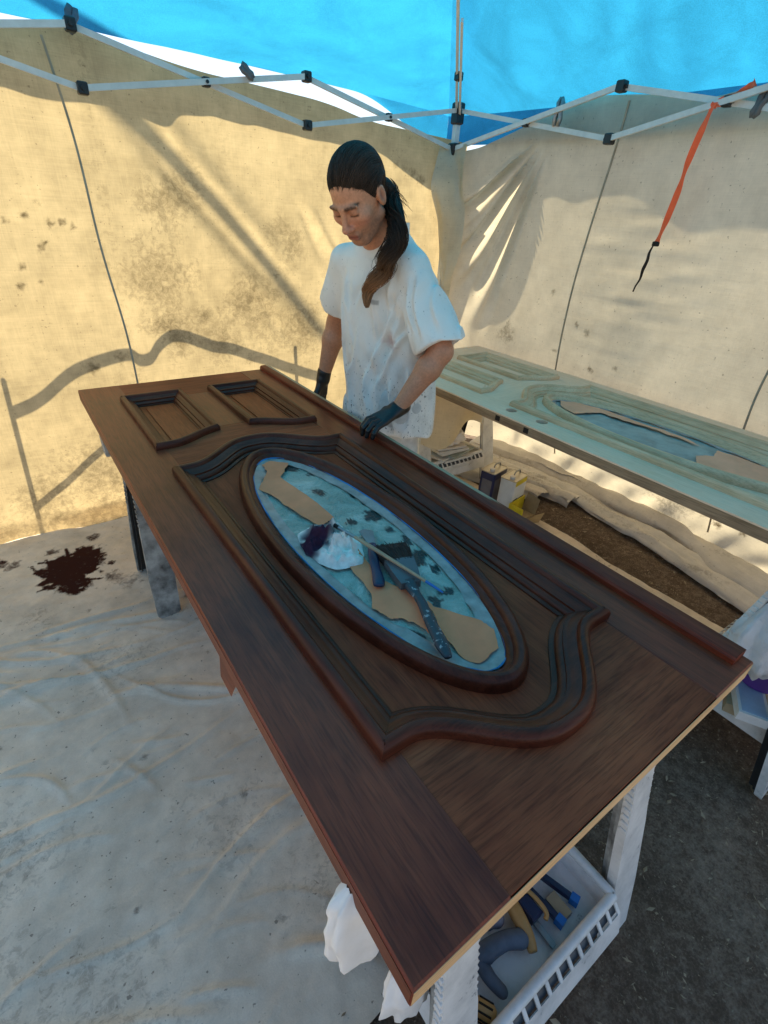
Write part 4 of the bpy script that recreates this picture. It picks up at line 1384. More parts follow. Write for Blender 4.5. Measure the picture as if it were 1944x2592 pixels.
# scraper
sp = thing('scraper', 'small flat scraper with a dark blue handle half under the rag', 'scraper', (0.42, 0.70, DZ - 0.008))
mb = MB(); z = DZ - 0.006
mb.prism([(0.455, 0.765), (0.468, 0.752), (0.505, 0.825), (0.486, 0.846), (0.470, 0.842)], z, z + 0.003); mb.build('blade', M['steel'], sp)
mb = MB()
path = smooth_path([(0.462, 0.765, z + 0.008), (0.432, 0.715, z + 0.008), (0.410, 0.672, z + 0.008), (0.392, 0.635, z + 0.008), (0.378, 0.612, z + 0.008)], 20)
mb.tube(path, np.interp(np.linspace(0, 1, len(path)), [0, .2, .5, .8, .95, 1], [.011, .014, .0115, .015, .013, .006]), 12, flat=0.5); mb.build('handle', M['tool_navy'], sp, smooth=True)

# wide brush
wb = thing('paintbrush', 'wide worn paintbrush with paint-spattered handle on brown masking paper', 'paintbrush', (0.44, 0.56, DZ - 0.008))
z = DZ - 0.004
def bsec(p, d, w, h, zc):
    d = np.array(d, float); d /= np.linalg.norm(d)
    s = np.array([d[1], -d[0]])
    return [(p[0] + s[0] * a * w / 2, p[1] + s[1] * a * w / 2, zc + b * h / 2) for a, b in ((-1, -1), (1, -1), (1, 1), (-1, 1))]
ddir = (-0.045, -0.145)
mb = MB(); mb.loft([bsec((0.497, 0.742), ddir, 0.098, 0.006, z + 0.004), bsec((0.488, 0.715), ddir, 0.092, 0.014, z + 0.008), bsec((0.470, 0.655), ddir, 0.074, 0.020, z + 0.012)]); mb.build('bristles', M['bristle'], wb)
mb = MB()
rb_ = np.random.default_rng(4)
for k in range(70):
    t = rb_.uniform(-1, 1)
    dd_ = np.array([-0.045, -0.145]) / 0.1518
    ss_ = np.array([dd_[1], -dd_[0]])
    A_ = np.array([0.470, 0.655]) + ss_ * t * 0.036
    B_ = np.array([0.499, 0.748]) + ss_ * t * 0.050 + rb_.normal(0, .004, 2)
    mb.tube([(*A_, z + 0.020 + rb_.uniform(-.004, .003)), (*(A_ * .4 + B_ * .6), z + 0.014 + rb_.uniform(-.003, .003)), (*B_, z + rb_.uniform(0, .008))], [0.0018, 0.0016, 0.0007], 4)
mb.build('bristle_tufts', M['bristle'], wb)['kind'] = 'stuff'
mb = MB(); mb.loft([bsec((0.472, 0.660), ddir, 0.077, 0.022, z + 0.012), bsec((0.455, 0.610), ddir, 0.066, 0.022, z + 0.012), bsec((0.441, 0.570), ddir, 0.050, 0.020, z + 0.012)]); mb.build('ferrule', M['grey_plastic'], wb)
path = smooth_path([(0.444, 0.580, z + 0.012), (0.433, 0.548, z + 0.013), (0.424, 0.510, z + 0.013), (0.402, 0.455, z + 0.013), (0.382, 0.398, z + 0.013), (0.366, 0.352, z + 0.012)], 30)
mb = MB(); mb.tube(path, np.interp(np.linspace(0, 1, len(path)), [0, .12, .3, .6, .85, 1], [.022, .017, .011, .013, .016, .008]), 12, flat=0.6); mb.build('handle', M['spatter'], wb, smooth=True)

# ------------------------------------------------------------------ spring clamps on the frame
def clamp(label, p, ang, mat, s=1.0, nrm=(0, -1, 0)):
    o = thing('spring_clamp', label, 'clamp', p, 'spring clamps holding the canvas to the frame')
    nrm = np.array(nrm, float)
    side_ = np.cross(nrm, (0, 0, 1))
    p = np.array(p, float) + nrm * 0.02
    def W(a, b, c=0.0):
        ca, sa = math.cos(ang), math.sin(ang)
        return p + side_ * (a * ca - b * sa) * s + np.array([0, 0, 1.0]) * (a * sa + b * ca) * s + nrm * c * s
    for sg in (-1, 1):
        mb = MB()
        mb.tube([W(sg * 0.012, 0.075), W(sg * 0.020, 0.04), W(sg * 0.008, 0.0), W(sg * 0.016, -0.035), W(sg * 0.004, -0.06)], [0.009, 0.010, 0.011, 0.010, 0.007], 8, flat=1.3)
        mb.build('jaw', mat, o, smooth=True)
    mb = MB(); mb.tube([W(0, 0, -0.014), W(0, 0, 0.014)], 0.009 * s, 10); mb.build('spring', M['steel'], o, smooth=True, sharp=50)
    return o
clamp('dark spring clamp pinching the back canvas at its highest point', (0.321, 2.775, 2.185), 0.35, M['tool_slate'], 0.62)
clamp('dark spring clamp tilted on the white bar between two joints of the back truss', (1.005, 2.700, 2.13), -0.95, M['grey_plastic'], 0.5)
clamp('grey spring clamp upright on the side canvas just below the blue roof', (2.36, 1.97, 2.11), math.pi + 0.05, M['steel'], 0.85, (-1, 0, 0))
clamp('black spring clamp on the side truss at the picture edge', (2.36, 1.03, 2.05), 0.3, M['grey_plastic'], 0.6, (-1, 0, 0))

# ------------------------------------------------------------------ orange strap
stp = thing('strap', 'bright orange strap with a black cord hanging from the side truss', 'strap', (2.33, 1.25, 2.10))
def flat_ribbon(pts, w, wdir, th, name, mat, parent):
    pts = smooth_path(pts, 36)
    wd = np.array(wdir, float)
    rings = []
    for i, p in enumerate(pts):
        a = 0.6 * math.sin(i * 0.45)
        d = wd * math.cos(a) + np.array([1, 0, 0]) * math.sin(a)
        n_ = np.array([1, 0, 0]) * math.cos(a) - wd * math.sin(a)
        rings.append([p - d * w / 2 - n_ * th, p + d * w / 2 - n_ * th, p + d * w / 2 + n_ * th, p - d * w / 2 + n_ * th])
    mb = MB(); mb.loft(rings)
    return mb.build(name, mat, parent, smooth=True, sharp=40)
flat_ribbon([(2.345, 1.075, 2.125), (2.34, 1.10, 2.10), (2.325, 1.16, 2.075), (2.315, 1.19, 2.06)], 0.032, (0, .6, .8), 0.0012, 'strap_end', M['orange'], stp)
flat_ribbon([(2.315, 1.19, 2.07), (2.313, 1.205, 1.99), (2.325, 1.228, 1.88), (2.345, 1.243, 1.78), (2.355, 1.262, 1.66), (2.36, 1.278, 1.578)], 0.026, (0, 1, 0), 0.0012, 'webbing', M['orange'], stp)
mb = MB(); mb.bevel_box(2.352, 2.366, 1.266, 1.294, 1.562, 1.582, 0.003); mb.build('keeper', M['cord'], stp)
pth = smooth_path([(2.36, 1.290, 1.565), (2.363, 1.300, 1.535), (2.37, 1.303, 1.50), (2.372, 1.312, 1.46), (2.376, 1.315, 1.42), (2.38, 1.330, 1.385), (2.38, 1.334, 1.36)], 40)
mb = MB(); mb.tube(pth, np.interp(np.linspace(0, 1, len(pth)), [0, .2, .45, .75, 1], [.003, .006, .008, .004, .0035]), 8); mb.build('cord', M['cord'], stp, smooth=True)

# ------------------------------------------------------------------ solvent cans and box
def can(label, cx, cy, w, d, h, body, yaw, face):
    o = thing('solvent_can', label, 'can', (cx, cy, 0.006))
    ca, sa = math.cos(yaw), math.sin(yaw)
    def W(p): return (cx + ca * p[0] - sa * p[1], cy + sa * p[0] + ca * p[1], p[2] + 0.012)
    def put(mb, name, mat, **kw):
        mb.v = [W(p) for p in mb.v]
        return mb.build(name, mat, o, **kw)
    def rr(w_, d_, z, r=0.012):
        pts = []
        for sx, sy, a0 in ((1, 1, 0), (-1, 1, 90), (-1, -1, 180), (1, -1, 270)):
            for a in (0, 30, 60, 90):
                t = math.radians(a0 + a)
                pts.append((sx * (w_ / 2 - r) + r * math.cos(t), sy * (d_ / 2 - r) + r * math.sin(t), z))
        return pts
    mb = MB(); mb.loft([rr(w, d, 0), rr(w, d, h)]); put(mb, 'body', body, smooth=True, sharp=50)
    mb = MB(); mb.loft([rr(w + .004, d + .004, h - 0.003), rr(w + .004, d + .004, h + 0.004), rr(w - 0.006, d - 0.006, h + 0.004), rr(w - 0.008, d - 0.008, h + 0.001)]); put(mb, 'top', M['can_top'], smooth=True, sharp=40)
    mb = MB(); mb.tube([(-w * .28, -d * .1, h), (-w * .28, -d * .1, h + 0.018), (-w * .28, -d * .1, h + 0.019)], [0.017, 0.017, 0.004], 16); put(mb, 'cap', M['cap'], smooth=True, sharp=40)
    mb = MB(); mb.tube(smooth_path([(-w * .05, 0, h), (0, 0, h + 0.024), (w * .2, 0, h + 0.028), (w * .38, 0, h + 0.022), (w * .42, 0, h)], 20), 0.0035, 8, flat=1.8); put(mb, 'handle', M['steel'], smooth=True)
    for (nm, side_, x0, x1, z0, z1, mat) in face:
        mb = MB()
        e = 0.0008
        if side_ == 'front':
            mb.box(-w / 2 + x0 * w, -w / 2 + x1 * w, -d / 2 - e, -d / 2 - e / 4, z0 * h, z1 * h)
        elif side_ == 'left':
            mb.box(-w / 2 - e, -w / 2 - e / 4, -d / 2 + x0 * d, -d / 2 + x1 * d, z0 * h, z1 * h)
        elif side_ == 'right':
            mb.box(w / 2 + e / 4, w / 2 + e, -d / 2 + x0 * d, -d / 2 + x1 * d, z0 * h, z1 * h)
        put(mb, nm, mat)
    return o
can('navy blue rectangular solvent can with a grey label, beside the sawhorse leg', 2.150, 1.785, 0.165, 0.105, 0.235, M['can_navy'], 0.22,
    [('label', 'left', 0.12, 0.80, 0.1, 0.78, M['label_grey']), ('label', 'front', 0.08, 0.92, 0.1, 0.8, M['label_grey'])])
can('white and yellow rectangular solvent can standing in front of the navy can', 2.185, 1.645, 0.165, 0.105, 0.235, M['can_white'], 0.22,
    [('yellow_band', 'front', 0.07, 0.93, 0.84, 0.98, M['yellow']), ('dark_panel', 'front', 0.07, 0.42, 0.12, 0.44, M['label_dark']), ('dark_panel', 'front', 0.45, 0.93, 0.22, 0.40, M['label_dark'])])
bx = thing('carton', 'open yellow and brown carton on the ground in front of the white can', 'carton', (2.16, 1.53, 0.01))
mb = MB(); mb.prism([(2.085, 1.565), (2.095, 1.465), (2.10, 1.465), (2.09, 1.565)], 0.012, 0.115); mb.build('side', M['yellow'], bx)
mb = MB(); mb.prism([(2.09, 1.565), (2.09, 1.57), (2.27, 1.60), (2.27, 1.595)], 0.012, 0.11); mb.build('side', M['yellow'], bx)
mb = MB(); mb.add([(2.27, 1.595, 0.012), (2.265, 1.49, 0.012), (2.295, 1.495, 0.115), (2.30, 1.60, 0.12)], [(0, 1, 2, 3)]); mb.add([(2.272, 1.595, 0.012), (2.267, 1.49, 0.012), (2.297, 1.495, 0.115), (2.302, 1.60, 0.12)], [(3, 2, 1, 0)]); mb.build('side', M['card'], bx)
mb = MB(); mb.add([(2.10, 1.465, 0.012), (2.265, 1.49, 0.012), (2.262, 1.42, 0.07), (2.13, 1.36, 0.075)], [(0, 1, 2, 3)]); mb.add([(2.10, 1.465, 0.010), (2.265, 1.49, 0.010), (2.262, 1.42, 0.068), (2.13, 1.36, 0.073)], [(3, 2, 1, 0)]); mb.build('flap', M['card'], bx)
mb = MB(); mb.box(2.10, 2.265, 1.49, 1.56, 0.012, 0.016); mb.build('bottom', M['card'], bx)

# pile of papers and rags on the far tray of the bare door's sawhorse, sheet of brown paper hanging behind the man
pp = thing('paper_pile', 'pile of white and green-edged papers on the sawhorse tray behind the man', 'paper pile', (2.0, 2.08, 0.21))
r2 = np.random.default_rng(5)
for i in range(9):
    w, d = r2.uniform(.09, .13), r2.uniform(.08, .11)
    a = r2.uniform(-.35, .35)
    cx, cy = 2.0 + r2.uniform(-.05, .05), 2.09 + r2.uniform(-.02, .02)
    q = [(cx + math.cos(a) * x - math.sin(a) * y, cy + math.sin(a) * x + math.cos(a) * y) for x, y in ((-w, -d), (w, -d), (w, d), (-w, d))]
    z = 0.207 + i * 0.016
    mb = MB(); mb.prism(q, z, z + 0.012 if i % 3 else z + 0.015)
    mb.build('sheet', M['film2'] if i in (2, 5) else M['paper_white'], pp)
vs, fs = lump(2.02, 2.13, 0.355, 0.15, 0.12, 0.07, 760)
tag(link_mesh('rag', vs, fs, M['white_cloth'], org=(2.02, 2.13, 0.35), smooth=True), 'white rag heaped on the paper pile behind the man', 'rag')
def hang_xyz(u, v):
    x = 1.60 + 0.34 * u
    z = DZ - DT - 0.002 - (0.33 - 0.10 * u + 0.05 * np.sin(u * 6)) * v
    y = 1.86 + 0.03 * np.sin(u * 7 + v * 2) + 0.02 * v - 0.12 * u
    return x, y, z
vs, fs = grid(26, 20, hang_xyz)
tag(link_mesh('hanging_paper', vs, fs, M['right_cloth'], smooth=True), 'sheet of tan paper hanging from the bare door behind the man', 'paper')

# ------------------------------------------------------------------ rags hanging at the near corner, tools in the tray
def hang_rag(label, p, w, h, seed, tip=0.3):
    nu, nv = 40, 40
    th = np.linspace(0, 2 * np.pi, nu, endpoint=False)
    vv = np.linspace(0, 1, nv)
    V_, T_ = np.meshgrid(vv, th, indexing='ij')
    prof = np.interp(V_, [0, .12, .4, .75, .93, 1], [.35, .75, 1.0, .92, .55, .02])
    fold = 1 + 0.13 * np.sin(T_ * 7 + 3 * vnoise(V_ * 2, np.cos(T_), seed=seed)) * (0.3 + V_) + 0.13 * vnoise(np.cos(T_) * 2 + V_ * 2, np.sin(T_) * 2, V_ * 3, seed=seed + 1) + 0.07 * vnoise(np.cos(T_) * 6, np.sin(T_) * 6, V_ * 7, seed=seed + 2)
    x = p[0] + w * prof * fold * np.cos(T_) + 0.02 * V_ * tip
    y = p[1] + w * 0.55 * prof * fold * np.sin(T_)
    z = p[2] - h * V_ - 0.015 * np.cos(T_) * V_
    vs = np.stack([x.ravel(), y.ravel(), z.ravel()], 1)
    fs = [(i * nu + j, i * nu + (j + 1) % nu, (i + 1) * nu + (j + 1) % nu, (i + 1) * nu + j)[::-1] for i in range(nv - 1) for j in range(nu)]
    return tag(link_mesh('rag', vs, fs, M['white_cloth'], org=p, smooth=True), label, 'rag')
hang_rag('white rag bundled over the end of the near sawhorse beam, left of the door corner', (0.02, 0.135, 0.835), 0.062, 0.27, 800)
hang_rag('smaller white rag hanging in a point below the near door corner', (0.085, 0.075, 0.60), 0.050, 0.26, 810, 0.6)

TZ = 0.206
cl = thing('trigger_clamp', 'yellow and navy trigger clamp lying in the sawhorse tray', 'clamp', (0.44, 0.05, TZ))
path = smooth_path([(0.445, 0.110, TZ + .03), (0.437, 0.078, TZ + .03), (0.430, 0.050, TZ + .032), (0.424, 0.024, TZ + .03), (0.412, 0.000, TZ + .028)], 24)
mb = MB(); mb.tube(path, np.interp(np.linspace(0, 1, len(path)), [0, .3, .5, .8, 1], [.014, .017, .016, .013, .010]), 12, flat=1.2); mb.build('grip', M['tool_yellow'], cl, smooth=True)
mb = MB(); mb.bevel_box(0.452, 0.486, 0.035, 0.085, TZ + .012, TZ + .042, 0.004); mb.build('housing', M['tool_navy'], cl)
mb = MB(); mb.tube(smooth_path([(0.452, 0.092, TZ + .044), (0.482, 0.090, TZ + .044), (0.491, 0.060, TZ + .044), (0.490, 0.030, TZ + .042), (0.478, 0.022, TZ + .04)], 24), 0.0055, 8); mb.build('trim', M['tool_yellow'], cl, smooth=True)
mb = MB(); mb.box(0.462, 0.476, -0.02, 0.16, TZ + .004, TZ + .011); mb.build('bar', M['steel'], cl)
for lab, a, b in (('dark rod with a bright blue end cap, at the right end of the sawhorse tray', (0.548, 0.105), (0.577, 0.008)), ('dark rod with a bright blue end cap, beside the yellow clamp in the tray', (0.500, 0.110), (0.512, 0.000))):
    o = thing('clamp_rod', lab, 'clamp rod', ((a[0] + b[0]) / 2, (a[1] + b[1]) / 2, TZ))
    a3, b3 = np.array([*a, TZ + .02]), np.array([*b, TZ + .024])
    mb = MB(); mb.obox(a3, b3, 0.013, 0.016); mb.build('rod', M['tool_navy'], o)
    d = (b3 - a3) / np.linalg.norm(b3 - a3)
    mb = MB(); mb.obox(b3 - d * 0.012, b3 + d * 0.008, 0.019, 0.024); mb.build('end_cap', M['tool_blue'], o)
sd = thing('power_sander', 'slate blue power sander lying in the sawhorse tray', 'sander', (0.37, 0.03, TZ))
path = smooth_path([(0.30, 0.058, TZ + .03), (0.33, 0.058, TZ + .036), (0.37, 0.050, TZ + .036), (0.40, 0.035, TZ + .033), (0.425, 0.020, TZ + .028)], 26)
mb = MB(); mb.tube(path, np.interp(np.linspace(0, 1, len(path)), [0, .15, .5, .8, 1], [.012, .022, .019, .021, .010]), 14, flat=0.9); mb.build('body', M['tool_slate'], sd, smooth=True)
path = smooth_path([(0.305, 0.065, TZ + .028), (0.300, 0.030, TZ + .027), (0.305, 0.000, TZ + .025), (0.312, -0.015, TZ + .02)], 20)
mb = MB(); mb.tube(path, np.interp(np.linspace(0, 1, len(path)), [0, .4, .8, 1], [.018, .015, .013, .007]), 12, flat=0.9); mb.build('handle', M['tool_slate'], sd, smooth=True)
path = smooth_path([(0.345, 0.105, TZ + .03), (0.375, 0.098, TZ + .034), (0.40, 0.080, TZ + .03)], 16)
mb = MB(); mb.tube(path, np.interp(np.linspace(0, 1, len(path)), [0, .3, .8, 1], [.012, .022, .02, .01]), 12); mb.build('dust_canister', M['label_grey'], sd, smooth=True)
kn = thing('ribbed_knob', 'small ribbed yellow knob at the near end of the sawhorse tray', 'knob', (0.252, 0.0, TZ))
mb = MB(); mb.tube([(0.240, 0.020, TZ + .02), (0.247, 0.008, TZ + .02), (0.262, -0.018, TZ + .02), (0.266, -0.026, TZ + .02)], [0.014, 0.019, 0.019, 0.012], 16); mb.build('barrel', M['tool_yellow'], kn, smooth=True, sharp=50)
mb = MB()
for i in range(9):
    t = i / 9 * 2 * math.pi
    ax = np.array([0.5, -0.87, 0.0]); s_ = np.array([0.87, 0.5, 0.0]); u2 = np.array([0, 0, 1.0])
    c0 = np.array([0.247, 0.008, TZ + .02]); c1 = np.array([0.262, -0.018, TZ + .02])
    off = (s_ * math.cos(t) + u2 * math.sin(t)) * 0.019
    mb.tube([c0 + off, (c0 + c1) / 2 + off, c1 + off], 0.0022, 6)
mb.build('rib', M['cord'], kn)

pk = thing('putty_knife', 'steel putty knife with a dark handle at the back of the sawhorse tray', 'putty knife', (0.40, 0.13, TZ))
mb = MB(); mb.prism([(0.345, 0.118), (0.375, 0.128), (0.372, 0.146), (0.338, 0.158)], TZ + .006, TZ + .0075); mb.build('blade', M['steel'], pk)
mb = MB(); mb.tube([(0.372, 0.137, TZ + .012), (0.40, 0.137, TZ + .013), (0.44, 0.134, TZ + .013), (0.455, 0.133, TZ + .012)], [0.008, 0.011, 0.010, 0.005], 10, flat=0.7); mb.build('handle', M['cord'], pk, smooth=True)
sb = thing('sanding_block', 'worn grey sanding block beside the rods in the sawhorse tray', 'sanding block', (0.53, 0.03, TZ))
mb = MB(); mb.bevel_box(0.518, 0.552, -0.004, 0.052, TZ + .001, TZ + .024, 0.004); mb.build('foam', M['label_grey'], sb)
mb = MB(); mb.box(0.5195, 0.5505, -0.0025, 0.0505, TZ + .0243, TZ + .026); mb.build('sandpaper', M['card'], sb)

# ------------------------------------------------------------------ bag and boxes by the near end of the bare door
nu, nv = 70, 50
th = np.linspace(0, 2 * np.pi, nu, endpoint=False); vv = np.linspace(0, 1, nv)
V_, T_ = np.meshgrid(vv, th, indexing='ij')
prof = np.interp(V_, [0, .10, .35, .6, .85, 1], [.16, .30, .62, .95, 1.0, .60])
fold = 1 + 0.20 * vnoise(np.cos(T_) * 3, np.sin(T_) * 3 + V_ * 2.5, seed=830) + 0.09 * vnoise(np.cos(T_) * 9, np.sin(T_) * 9 + V_ * 6, seed=831)
x = 1.555 + 0.125 * prof * fold * np.cos(T_)
y = 0.075 + 0.085 * prof * fold * np.sin(T_)
z = 0.80 - 0.40 * V_ + 0.015 * vnoise(np.cos(T_) * 4, np.sin(T_) * 4, seed=833) * V_
fs = [(i * nu + j, i * nu + (j + 1) % nu, (i + 1) * nu + (j + 1) % nu, (i + 1) * nu + j)[::-1] for i in range(nv - 1) for j in range(nu)]
fs.append(tuple((nv - 1) * nu + j for j in range(nu)))
tag(link_mesh('plastic_bag', np.stack([x.ravel(), y.ravel(), z.ravel()], 1), fs, M['bag'], org=(1.555, 0.075, 0.42), smooth=True), 'white plastic bag hanging by the near end of the bare door', 'plastic bag')
pb = thing('purple_tub', 'purple plastic tub below the white plastic bag', 'tub', (1.63, 0.03, 0.30))
mb = MB()
def rr4(w, d, z): return [(1.64 + w * math.cos(t), 0.045 + d * math.sin(t), z) for t in np.linspace(0, 2 * math.pi, 20, endpoint=False)]
mb.loft([rr4(.062, .062, .30), rr4(.072, .072, .40)]); mb.build('tub_wall', M['purple'], pb, smooth=True, sharp=40)
mb = MB(); mb.loft([rr4(.077, .077, .398), rr4(.077, .077, .41), rr4(.068, .068, .413)]); mb.build('lid', M['purple'], pb, smooth=True, sharp=40)
cb = thing('carton', 'pale blue and white carton lying on the sawhorse tray below the plastic bag', 'carton', (1.55, 0.02, 0.25))
def orot(pts, cx, cy, a): return [(cx + math.cos(a) * x - math.sin(a) * y, cy + math.sin(a) * x + math.cos(a) * y) for x, y in pts]
mb = MB(); mb.prism(orot([(-.11, -.045), (.11, -.045), (.11, .045), (-.11, .045)], 1.56, 0.035, 0.5), 0.262, 0.297); mb.build('box', M['paper_white'], cb)
mb = MB(); mb.prism(orot([(-.10, -.036), (.10, -.036), (.10, .036), (-.10, .036)], 1.56, 0.035, 0.5), 0.2972, 0.2982); mb.build('label', M['box_blue'], cb)
ct2 = thing('carton', 'brown carton edge under the pale blue carton', 'carton', (1.60, 0.06, 0.22))
mb = MB(); mb.prism(orot([(-.10, -.06), (.12, -.06), (.12, .06), (-.10, .06)], 1.60, 0.045, 0.35), 0.222, 0.2605); mb.build('box', M['card'], ct2)
mb = MB(); mb.prism(orot([(-.098, -.058), (.118, -.058), (.118, .058), (-.098, .058)], 1.60, 0.045, 0.35), 0.2606, 0.2614); mb.build('lid', M['card'], ct2)

# ------------------------------------------------------------------ outside the canvas: what throws the shadows
S_ = np.array(SUN) / SUN.y
def cast(x, z, dy):
    """point dy metres behind the back canvas that shades the canvas at (x, z)"""
    return np.array([x, 2.79, z]) + S_ * dy
wf = thing('wire_support', 'stakes and drooping hose outside that throw a shadow on the back canvas', 'hose', (0.4, 3.1, 0))
DYH = 0.28
hp = smooth_path([cast(x, z, DYH) for x, z in ((-.27, .675), (-.13, .745), (.006, .83), (.10, .872), (.21, .905), (.30, .915), (.345, .885), (.40, .895), (.45, .955), (.525, .998), (.60, .985), (.667, .945), (.75, .89), (.85, .865), (1.012, .80), (1.26, .717), (1.5, .64))], 100)
mb = MB(); mb.tube(hp, 0.017, 10); mb.build('hose', M['hose'], wf, smooth=True)
for xa, za, xb in ((-.266, .83, -.31), (1.254, .85, 1.262)):
    a, b = cast(xa, za, DYH), cast(xb, .15, DYH)
    g0 = b + (b - a) * (b[2] / (a[2] - b[2]))
    mb = MB(); mb.tube([a, (a + b) / 2, b, g0], 0.011, 8); mb.build('stake', M['bark'], wf, smooth=True)
mb = MB(); mb.tube([cast(-.30, .17, DYH), cast(-.12, .30, DYH), cast(.07, .43, DYH), cast(.25, .55, DYH)], 0.012, 8); mb.build('brace', M['bark'], wf, smooth=True)
# tree with a slanting limb
tr = thing('tree', 'tree outside whose slanting limb shades the back canvas', 'tree', (-2.4, 6.6, 0))
L0, L1 = cast(0.30, 2.08, 2.2), cast(1.35, 1.03, 2.2)
dirl = (L0 - L1)
mb = MB(); mb.tube(smooth_path([(-2.4, 6.6, -0.05), (-2.38, 6.6, 1.6), (-2.3, 6.7, 3.4), (-2.3, 7.2, 5.2), (-2.5, 7.9, 7.0)], 30), np.linspace(0.16, 0.06, 29), 12); mb.build('trunk', M['bark'], tr, smooth=True)
mb = MB(); mb.tube([(-2.3, 6.75, 3.6), (-1.4, 6.0, 4.7), L0 + dirl * 0.25, L0, (L0 + L1) / 2 + (0, 0, .03), L1, L1 - dirl * 0.25], [0.06, 0.052, 0.044, 0.040, 0.036, 0.028, 0.012], 10); mb.build('limb', M['bark'], tr, smooth=True)
lv = MB()
r3 = np.random.default_rng(9)
for k in range(2600):
    p = np.array([-2.7, 8.6, 7.4]) + r3.normal(0, 1, 3) * (0.9, 0.7, 0.6)
    a = r3.normal(0, 1, 3); a /= np.linalg.norm(a); b_ = np.cross(a, r3.normal(0, 1, 3)); b_ /= np.linalg.norm(b_)
    lv.add([p - a * .06, p + b_ * .025, p + a * .06, p - b_ * .025], [(0, 1, 2, 3)])
lv.build('crown', M['leaf'], tr)

